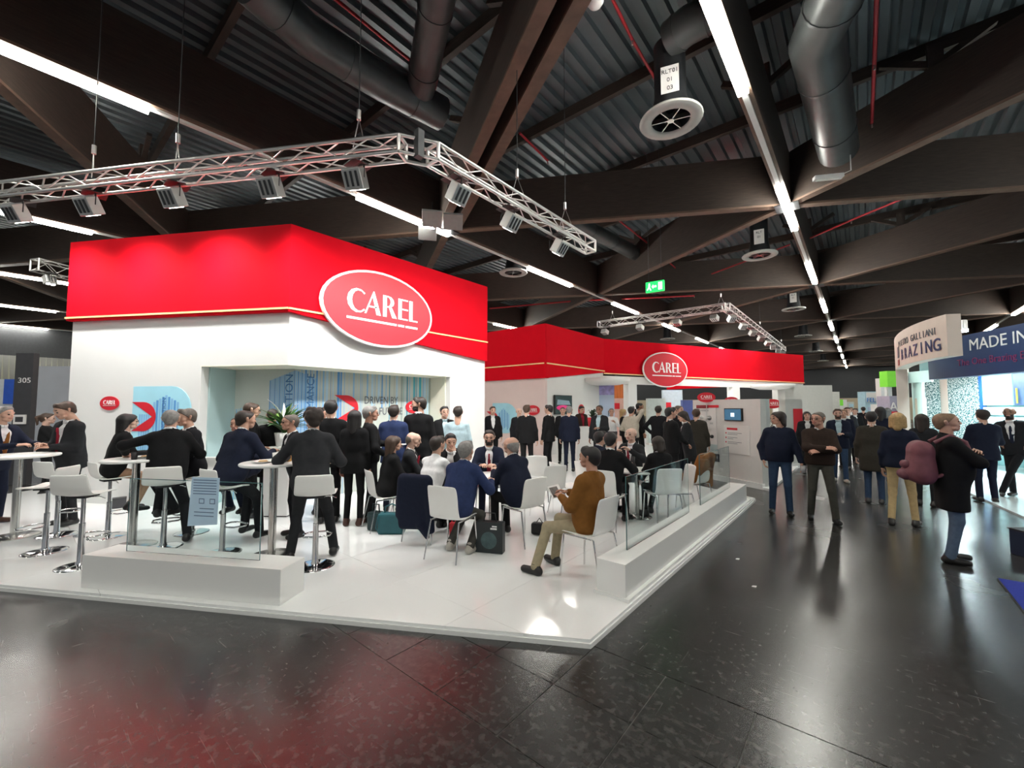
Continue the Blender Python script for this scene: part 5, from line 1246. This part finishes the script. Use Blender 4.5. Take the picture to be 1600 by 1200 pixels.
# things held or lying on tables
def cup(p, label, m=LOGOW, r=.035, hgt=.09):
    c = empty('cup', p, label=label, cat='cup'); MB().lathe([(0, 0), (r*.8, 0), (r, hgt), (r*.9, hgt), (r*.72, .008), (0, .008)], m, n=18).build('body', c); MB().lathe([(r*.95, hgt-.006), (r*1.06, hgt), (r*.95, hgt+.004)], m, n=18).build('rim', c)
def plate(p, label, r=.12):
    c = empty('plate', p, label=label, cat='plate'); MB().lathe([(0, 0), (r*.6, 0), (r, .018), (r, .022), (r*.6, .006), (0, .006)], WHITE, n=28).build('dish', c); MB().lathe([(0, .03), (r*.3, .028), (r*.45, .012), (r*.45, .006)], mat('pastry', (.5, .32, .14), .7), n=12).build('snack', c)
zb = ST+1.093
cup(TB2+Vector((.12, .12, 1.093)), 'amber drink glass on the bar table by the grey suit', mat('amber_glass', (.55, .28, .08), .2), .032, .12)
cup(TB2+Vector((-.10, .05, 1.093)), 'white cup on the bar table by the grey suit'); plate(TB2+Vector((0, -.12, 1.093)), 'white plate on the bar table by the grey suit')
plate(TB1+Vector((.02, .08, 1.093)), 'white plate on the bar table by the woman with glasses'); cup(TB1+Vector((.18, -.05, 1.093)), 'dark cup on the bar table by the woman with glasses', BLACK)
plate(TBR+Vector((0, -.15, .741)), 'white plate at the front of the table behind the glass'); plate(TBR+Vector((.12, .12, .741)), 'white plate at the back of the table behind the glass', .1); cup(TBR+Vector((-.2, .02, .741)), 'white cup on the table behind the glass'); cup(TBR+Vector((-.12, .16, .741)), 'dark bottle on the table behind the glass', BLACK, .03, .18)
pp = empty('paper_sheet', TBL+Vector((.1, -.1, .741)), .5, 'white paper sheet on the low table among the suits', 'paper'); MB().box((-.1, -.14, 0), (.1, .14, .002), LOGOW).build('page', pp); MB().box((-.08, .06, .002), (.08, .068, .0025), NAVYT).build('print', pp)
def local(p, phi, v): a = face(p, phi); return Vector((p.x+v[0]*math.cos(a)-v[1]*math.sin(a), p.y+v[0]*math.sin(a)+v[1]*math.cos(a), v[2]))
pp = empty('brochure', local(BRP, -58, (.0, .44, .86)), face(BRP, -58), 'glossy brochure in the hands of the man in brown', 'brochure')
MB().box((-.10, -.01, -.07), (.10, .0, .07), LOGOW).build('page', pp, xf=Matrix.Rotation(R(-35), 4, 'X')); MB().box((-.09, -.013, -.06), (.05, -.0101, .05), mat('brochure_print', (.18, .16, .15), .4, var=.5, sc=20)).build('print', pp, xf=Matrix.Rotation(R(-35), 4, 'X'))
p = D(1214, 7.15); cup(local(p, 178, (-.31, .20, .74)), 'clear plastic cup in the hand of the man in navy jumper', mat('clear_plastic', (.4, .4, .4), .2), .04, .11)
p = D(580, 6.5); plate(local(p, 78, (-.04, .47, 1.18)), 'white plate held by the man with rolled sleeves', .11)
p = D(986, 11.6); ph = empty('phone', local(p, 22, (.10, .02, 1.68)), 0, 'black phone at the ear of the man in cream sweater', 'phone'); MB().box((-.035, -.006, -.07), (.035, .006, .07), BLACK).build('case', ph, bevel=.004); MB().box((-.03, -.0075, -.06), (.03, -.0061, .06), DARKM).build('screen', ph)
# backpack
MAUVE = mat('mauve_fabric', (.17, .055, .07), .7, var=.15, sc=14, bump=.2); BP = D(1478, 4.95)
bpk = empty('backpack', (BP.x, BP.y, 0), face(BP, 76), 'mauve backpack worn by the man in black jacket', 'backpack')
np_mesh('bag', [mesh_field([(V(-.09, -.26, 1.0+.05*k), V(.09, -.26, 1.0+.05*k), .125-.006*k, .125-.006*k, 0) for k in range(7)]+[(V(-.09, -.25, 1.28), V(.09, -.25, 1.28), .10, .10, 0), (V(-.06, -.36, 1.0), V(.06, -.36, 1.0), .08, .08, 0)], .014, .04)], [MAUVE], bpk)
np_mesh('front_pocket', [mesh_field([(V(-.07, -.41, .98), V(.07, -.41, .98), .06, .06, 0), (V(-.06, -.39, 1.1), V(.06, -.39, 1.1), .05, .05, 0)], .012, .03)], [mat('mauve_dark', (.12, .035, .05), .7, var=.2)], bpk)
for s in (-1, 1): MB().path([(s*.10, -.15, 1.38), (s*.13, -.02, 1.47), (s*.13, .10, 1.40), (s*.15, .14, 1.25), (s*.17, .02, 1.08), (s*.12, -.16, .98)], .022, MAUVE, 8).build('strap', bpk)
# plant on tall white pedestal before the alcove
p = Vector((*D(446, 6.9)[:2], ST)); pd = empty('pedestal', p, face(p, 30), 'tall white pedestal cabinet in front of the alcove', 'pedestal')
MB().box((-.2, -.2, .02), (.2, .2, 1.1), WHITE).build('body', pd, bevel=.006); MB().box((-.18, -.18, 0), (.18, .18, .02), DARKM).build('plinth', pd)
pl = empty('potted_plant', p+Vector((0, 0, 1.1)), 0, 'leafy green plant with white flowers on the pedestal', 'plant')
MB().lathe([(0, 0), (.11, 0), (.14, .22), (.12, .22), (.10, .03), (0, .03)], WHITE, n=22).build('pot', pl)
LEAF = [mat('leaf_green', (.035, .12, .02), .45, var=.25), mat('leaf_lime', (.14, .24, .05), .45, var=.2)]; rr = random.Random(11)
def leaf(parent, t, tilt, ln, wd, m, z0=.2, name='leaf'):
    q = MB(); pts = []; n = 6; vs = []
    for i in range(n+1):
        s = i/n; rad = ln*s*math.cos(tilt-s*.9*0)-0; a = tilt-s*1.1; r_ = sum(ln/n*math.cos(tilt-k/n*1.1) for k in range(i)); z = z0+sum(ln/n*math.sin(tilt-k/n*1.1) for k in range(i)); w_ = wd*math.sin(math.pi*min(.97, .06+s*.94))
        c = Vector((r_*math.cos(t), r_*math.sin(t), z)); sd = Vector((-math.sin(t), math.cos(t), 0))*w_; vs += [c-sd+Vector((0, 0, .25*w_)), c, c+sd+Vector((0, 0, .25*w_))]
    q.add(vs, [(3*i+k, 3*i+k+1, 3*i+k+4, 3*i+k+3) for i in range(n) for k in (0, 1)], m, True); return q.build(name, parent, solid=.002)
for i in range(64): leaf(pl, rr.uniform(0, 6.28), rr.uniform(.7, 1.5), rr.uniform(.38, .66), rr.uniform(.022, .04), LEAF[i % 3 == 0])
for i in range(6): leaf(pl, rr.uniform(0, 6.28), rr.uniform(1.1, 1.5), rr.uniform(.56, .72), .024, LOGOW, .22, 'flower')
# ================================================================ right-hand stand and the far end of the aisle
NAVY = mat('navy_sign', (.010, .035, .12), .45, var=.08, sc=1.5); IVORY = mat('ivory_sign', (.72, .62, .54), .5, var=.02); TEALW = mat('teal_wall', (.30, .60, .62), .45, var=.1, sc=1.2)
GLOWW = mat('pale_teal_white', (.62, .82, .83), .5, var=.03)
rs = empty('brazing_stand', label='right-hand stand with curved ivory sign and navy fascia', cat='stand')
# curved ivory fascia: arc from near end (right) to the far pillar (left)
E0 = D(1484, 8.15); E1 = D(1404, 12.6)
def bez(t, a=E0, c=Vector((.45, 13.4, 0)), b=E1): return a*(1-t)**2+c*2*t*(1-t)+b*t*t
n = 14; pts = [bez(i/n) for i in range(n+1)]
def ribbon(pts, z0, z1, th, m, name, parent, flip=1):
    q = MB(); vs = []
    for i, p in enumerate(pts):
        d = (pts[min(i+1, len(pts)-1)]-pts[max(0, i-1)]).normalized(); nn = Vector((d.y, -d.x, 0))*flip
        for o in (0, th):
            for z in (z0, z1): vs.append((p.x+nn.x*o, p.y+nn.y*o, z))
    fs = []
    for i in range(len(pts)-1):
        a = 4*i; b = a+4; fs += [(a, b, b+1, a+1), (a+2, a+3, b+3, b+2), (a+1, b+1, b+3, a+3), (a, a+2, b+2, b)]
    e = 4*(len(pts)-1); fs += [(0, 1, 3, 2), (e, e+2, e+3, e+1)]
    q.add(vs, fs, m); return q.build(name, parent)
ZS0, ZS1 = 2.80, 3.63
ribbon(pts, ZS0, ZS1, .24, IVORY, 'curved_sign', rs)
ribbon(pts[10:], .02, ZS0, .22, IVORY, 'curved_pillar', rs)
# lettering on the curved sign, letter by letter along the arc
def arc_text(s, t0, t1, z, size, m, sx=1., bold=0.):
    k = len(s)
    for i, ch in enumerate(s):
        if ch == ' ': continue
        t = t0+(t1-t0)*(i/(k-1)); p = bez(t); d = (bez(t+.01)-bez(t-.01)).normalized(); nn = Vector((-d.y, d.x, 0))
        text(ch, size, m, frame(Vector((p.x, p.y, z))+nn*.006, nn), rs, ext=.004, sx=sx, bold=bold)
arc_text('BRAZING', .46, .07, 3.05, .36, NAVY, .95, .004); arc_text('PIETRO GALLIANI', .52, .08, 3.34, .21, NAVYT, .95)
MK = mat('mark_redbrown', (.35, .06, .05), .5, var=.1)
for t, z0, z1, m in ((.55, 2.84, 2.98, MK), (.55, 3.03, 3.30, NAVYT)):
    p = bez(t); d = (bez(t+.01)-bez(t-.01)).normalized(); nn = Vector((-d.y, d.x, 0)); M = frame(Vector((p.x, p.y, 0))+nn*.004, nn); q = MB(); poly2(q, [(-.12, z0), (.12, z0), (.12, z1), (-.12, z1)], 0, .006, m, M); q.build('emblem', rs)
# navy fascia
Na, Nb = D(1452, 10.7), D(1660, 7.5); dN = (Nb-Na).normalized(); nN = Vector((dN.y, -dN.x, 0))
MB().prism([xy(Na), xy(Nb), xy(Nb-nN*.25), xy(Na-nN*.25)], 2.50, 3.45, NAVY).build('navy_sign', rs)
MN = frame(Na+nN*.004, nN); LN_ = (Nb-Na).length
def onN(u, v): q_ = MN.inverted() @ on_plane(u, v, Na, nN); return q_.x, q_.y
c0 = onN(1514, 542); text('MADE IN', .36, LOGOW, MN @ Matrix.Translation((c0[0], c0[1]+.02, 0)), rs, align='LEFT', ext=.004)
c1 = onN(1496, 568); text('The One Brazing Ex', .22, mat('sign_wine', (.22, .02, .10), .5), MN @ Matrix.Translation((c1[0], c1[1], 0)), rs, align='LEFT', ext=.004)
# stand floor, back wall, inner panels
tag(MB().prism([(1.95, 10.6), (9, 9.0), (9, 20), (1.1, 20), (1.35, 15)], 0, .03, mat('pale_stand_floor', (.60, .66, .66), .2, var=.04)).build('floor_right_stand'), 'pale floor of the right-hand stand', kind='structure')
def rp(u0, u1, d0, d1, z0, z1, m, name, th=.06):
    a, b = D(u0, d0), D(u1, d1); d = (b-a).normalized(); nn = Vector((d.y, -d.x, 0)); o = MB().prism([xy(a), xy(b), xy(b-nn*th), xy(a-nn*th)], z0, z1, m).build(name, rs); return a, b, nn
rp(1424, 1440, 12.4, 11.8, .03, 2.8, GLOWW, 'door_jamb'); rp(1420, 1455, 12.2, 11.5, 2.5, 2.82, GLOWW, 'door_head')
rp(1428, 1444, 12.2, 11.8, .1, 2.05, IVORY, 'small_panel', .03)
rp(1438, 1720, 15.0, 10.6, .03, 3.4, TEALW, 'back_wall', .1)
PEB = bpy.data.materials.new('pebble_print'); PEB.use_nodes = True; nt = PEB.node_tree; vz = nt.nodes.new('ShaderNodeTexVoronoi'); vz.inputs['Scale'].default_value = 26; cr = nt.nodes.new('ShaderNodeValToRGB'); tc = nt.nodes.new('ShaderNodeTexCoord')
mpn = nt.nodes.new('ShaderNodeMapping'); mpn.inputs['Rotation'].default_value = (.5, .4, .3); mpn.inputs['Scale'].default_value = (1, 1, 1.7); nt.links.new(tc.outputs['Object'], mpn.inputs[0]); nt.links.new(mpn.outputs[0], vz.inputs['Vector'])
nt.links.new(vz.outputs['Distance'], cr.inputs[0]); cr.color_ramp.elements[0].color = (.85, .95, .93, 1); cr.color_ramp.elements[1].color = (.02, .12, .13, 1); cr.color_ramp.elements[0].position = .25; cr.color_ramp.elements[1].position = .62; nt.links.new(cr.outputs[0], nt.nodes['Principled BSDF'].inputs['Base Color'])
rp(1444, 1466, 14.3, 13.9, 1.0, 2.85, PEB, 'pebble_panel'); rp(1480, 1528, 13.6, 12.6, .8, 2.9, PEB, 'pebble_panel'); rp(1466, 1480, 14.0, 13.6, .03, 2.9, IVORY, 'pale_post', .12)
rp(1529, 1533, 12.3, 12.2, .03, 3.0, mat('blue_edge', (.01, .08, .50), .4), 'blue_edge', .1)
rp(1534, 1581, 12.2, 11.2, 1.85, 2.9, mat('photo_panel', (.35, .58, .60), .4, var=.35, sc=2.5), 'photo_panel'); rp(1583, 1660, 11.1, 9.8, 1.85, 2.9, mat('photo_panel_dark', (.07, .12, .25), .4, var=.4, sc=3), 'photo_panel')
for i in range(6):
    u = 1586+i*5; rp(u, u+1.5, 11.0, 10.97, 1.9, 2.3+.1*(i % 3), mat('lime_rod', (.45, .55, .05), .4), 'rod', .02)
for i in range(5): rp(1534, 1660, 12.1, 9.75, .5+.27*i, .72+.27*i, mat('shelf_teal', (.45, .62, .64), .4, var=.05), 'slat_panel', .04)
MB().tube(D(1510, 8.7, 3.42), D(1510, 8.72, 3.62), .07, ALU, 14).build('spot_body', rs)
sp_ = D(1510, 8.55, 3.34); MB().lathe([(0, 0), (.07, .01), (.075, .06), (0, .07)], mat('cool_lens', (1, 1, 1), .3, var=0, em=(.75, .95, 1), es=40), c=sp_, n=16).build('spot_lens', rs)
for (u, d, z, e_w) in ((1560, 10.2, 3.3, 110), (1490, 12.2, 2.75, 80), (1640, 8.8, 3.3, 110)):
    lt = bpy.data.lights.new('stand_downlight', 'AREA'); lt.energy = e_w; lt.size = .5; lt.color = (.78, .97, 1); lo = bpy.data.objects.new('stand_downlight', lt); COL.objects.link(lo); lo.location = D(u, d, z); lo.parent = rs
    a_ = D(u, d, z+.03); MB().box((a_.x-.27, a_.y-.27, a_.z), (a_.x+.27, a_.y+.27, a_.z+.05), TRAY).build('downlight_case', rs)
# blue carpet and dark block at right edge
p = G(1560, 905); cpt = empty('carpet', label='royal blue carpet corner at the right picture edge', cat='carpet'); MB().box((p.x, 1.5, .0), (7, p.y, .012), mat('blue_carpet', (.012, .03, .30), .95, var=.12, sc=60, bump=.3)).build('pile', cpt); MB().box((p.x-.012, 1.5, 0), (p.x, p.y, .009), BLACK).build('edge_tape', cpt)
p = D(1612, 5.0); bs = empty('floor_block', (p.x, p.y, 0), HEAD, 'dark blue-black block standing at the right picture edge', 'block'); MB().box((-.10, -.25, 0), (.35, .25, .30), mat('dark_block', (.01, .02, .05), .4)).build('body', bs, bevel=.01); MB().box((-.11, -.26, .30), (.36, .26, .315), BLACK).build('lid', bs)
# ---- far stands down the aisle
def block(u0, u1, d, z0, z1, m, label, name='far_stand', txt=None, tm=None, size=.5, th=.6, extra=()):
    r = empty(name, label=label, cat='stand'); a, b = D(u0, d), D(u1, d); dd = (b-a).normalized(); nn = Vector((dd.y, -dd.x, 0))
    MB().prism([xy(a), xy(b), xy(b-nn*th), xy(a-nn*th)], z0, z1, m).build('panel', r)
    for (t0, t1, za, zb_, mm) in extra: a2, b2_ = a.lerp(b, t0)+nn*.03, a.lerp(b, t1)+nn*.03; MB().prism([xy(a2), xy(b2_), xy(b2_-nn*.06), xy(a2-nn*.06)], za, zb_, mm).build('sign_panel', r)
    if z0 > .3:
        for t in (.08, .92): c = a.lerp(b, t)-nn*.3; MB().box((c.x-.06, c.y-.06, 0), (c.x+.06, c.y+.06, z0), ALU).build('post', r)
    if txt: c = a.lerp(b, .5)+nn*.07; text(txt, size, tm, frame(Vector((c.x, c.y, z1-(z1-z0)*.2)), nn), r, ext=.01)
    return r
LG = mat('pale_grey_wall', (.52, .53, .50), .6, var=.03); LIME = mat('lime_sign', (.16, .55, .04), .5, var=.05, em=(.16, .55, .04), es=.25); LBL = mat('pale_cyan_stand', (.45, .68, .78), .5, var=.08)
block(1226, 1300, 22, 0, 2.95, LG, 'tall plain grey wall behind the red canopy end', 'grey_wall'); block(1297, 1311, 26, 0, 2.75, mat('pale_wall_b', (.60, .61, .57), .6), 'paler narrow wall right of the grey wall', 'grey_wall')
block(1308, 1322, 31, .0, 2.35, WHITE, 'white far stand with small lime sign', extra=((.0, .55, 1.9, 2.35, LIME),)); block(1322, 1333, 40, 0, 2.3, mat('pale_wall_c', (.55, .60, .55), .6), 'small pale stand at the end of the aisle', extra=((.3, .9, 1.8, 2.1, LBL),))
block(1351, 1384, 27, 0, 2.8, LBL, 'pale cyan far stand with blue lettering', txt='FELDER', tm=mat('felder_blue', (.02, .22, .62), .5), size=.40, extra=((.05, .95, 2.1, 2.75, WHITE), (.1, .5, 1.0, 1.8, BAN)))
block(1385, 1389, 20, 0, 3.2, WHITE, 'slim white pillar beside the lime cube', 'white_pillar'); block(1387, 1401, 18.5, 2.7, 3.4, LIME, 'lime green cube sign on the far right stand', th=.4)
block(1389, 1407, 17, .0, 2.25, mat('magenta_grey_stand', (.40, .38, .48), .5), 'grey stand below the lime cube with white and red lettering', txt='AR', tm=LOGOW, size=.5, extra=((.1, .95, 1.45, 1.62, LOGOR),))
block(1374, 1385, 22, 0, 1.95, WHITE, 'small white stand left of the lime cube', txt='Dem', tm=NAVYT, size=.28)
# red-top pieces far left: numbered pillar, pale wall
r = empty('numbered_pillar', label='dark grey pillar numbered 305 at the left edge', cat='pillar'); a, b = D(22, 9.8), D(50, 9.8); dd = (b-a).normalized(); nn = Vector((dd.y, -dd.x, 0))
PIL = mat('pillar_grey', (.045, .045, .05), .55, var=.1); zt = CAMZ+(636-553)/FPX*10
MB().prism([xy(a), xy(b), xy(b-nn*.12), xy(a-nn*.12)], 0, zt, PIL).build('body', r); M = frame(Vector((*xy(a.lerp(b, .5)), 0))+nn*.004, nn)
text('305', .17, LOGOW, M @ Matrix.Translation((.03, CAMZ+(636-595)/FPX*9.9, 0)), r, ext=.003, sx=1.25)
q = MB(); zz = CAMZ-(655-636)/FPX*9.9; poly2(q, [(-.14, zz-.11), (.14, zz-.11), (.14, zz+.11), (-.14, zz+.11)], 0, .03, LOGOW, M); poly2(q, [(-.09, zz-.06), (.09, zz-.06), (.09, zz+.06), (-.09, zz+.06)], .03, .034, PIL, M); q.build('wall_plate', r)
block(50, 140, 12.5, 0, CAMZ+(636-572)/FPX*12.5, mat('pale_blue_grey_wall', (.52, .55, .60), .6, var=.06, sc=2), 'pale blue-grey wall behind the numbered pillar', 'partition_wall', th=.1)
block(-40, 24, 13.5, .0, 2.7, mat('pale_white_stand', (.60, .63, .66), .5), 'white stand far left behind the grey-haired man', extra=((.75, 1.0, 1.9, 2.7, mat('blue_flag', (.02, .10, .55), .5)),))
# narrow loudspeaker tower seen between the bar stools
p = G(186, 793, ST); r = empty('grey_box', p, face(p, 0), 'small dark grey box on the floor behind the bar stools', 'box'); MB().box((-.09, -.08, 0), (.09, .08, .16), PIL).build('body', r, bevel=.006); MB().box((-.092, -.082, .16), (.092, .082, .17), BLACK).build('lid', r)

# lettering becomes plain mesh
dg = bpy.context.evaluated_depsgraph_get()
for o in FONTS:
    me = bpy.data.meshes.new_from_object(o.evaluated_get(dg)); par, mw, nm = o.parent, o.matrix_local.copy(), o.name
    n_ = bpy.data.objects.new('lettering', me); COL.objects.link(n_); n_.parent = par; n_.matrix_local = mw
for o in FONTS: bpy.data.objects.remove(o)
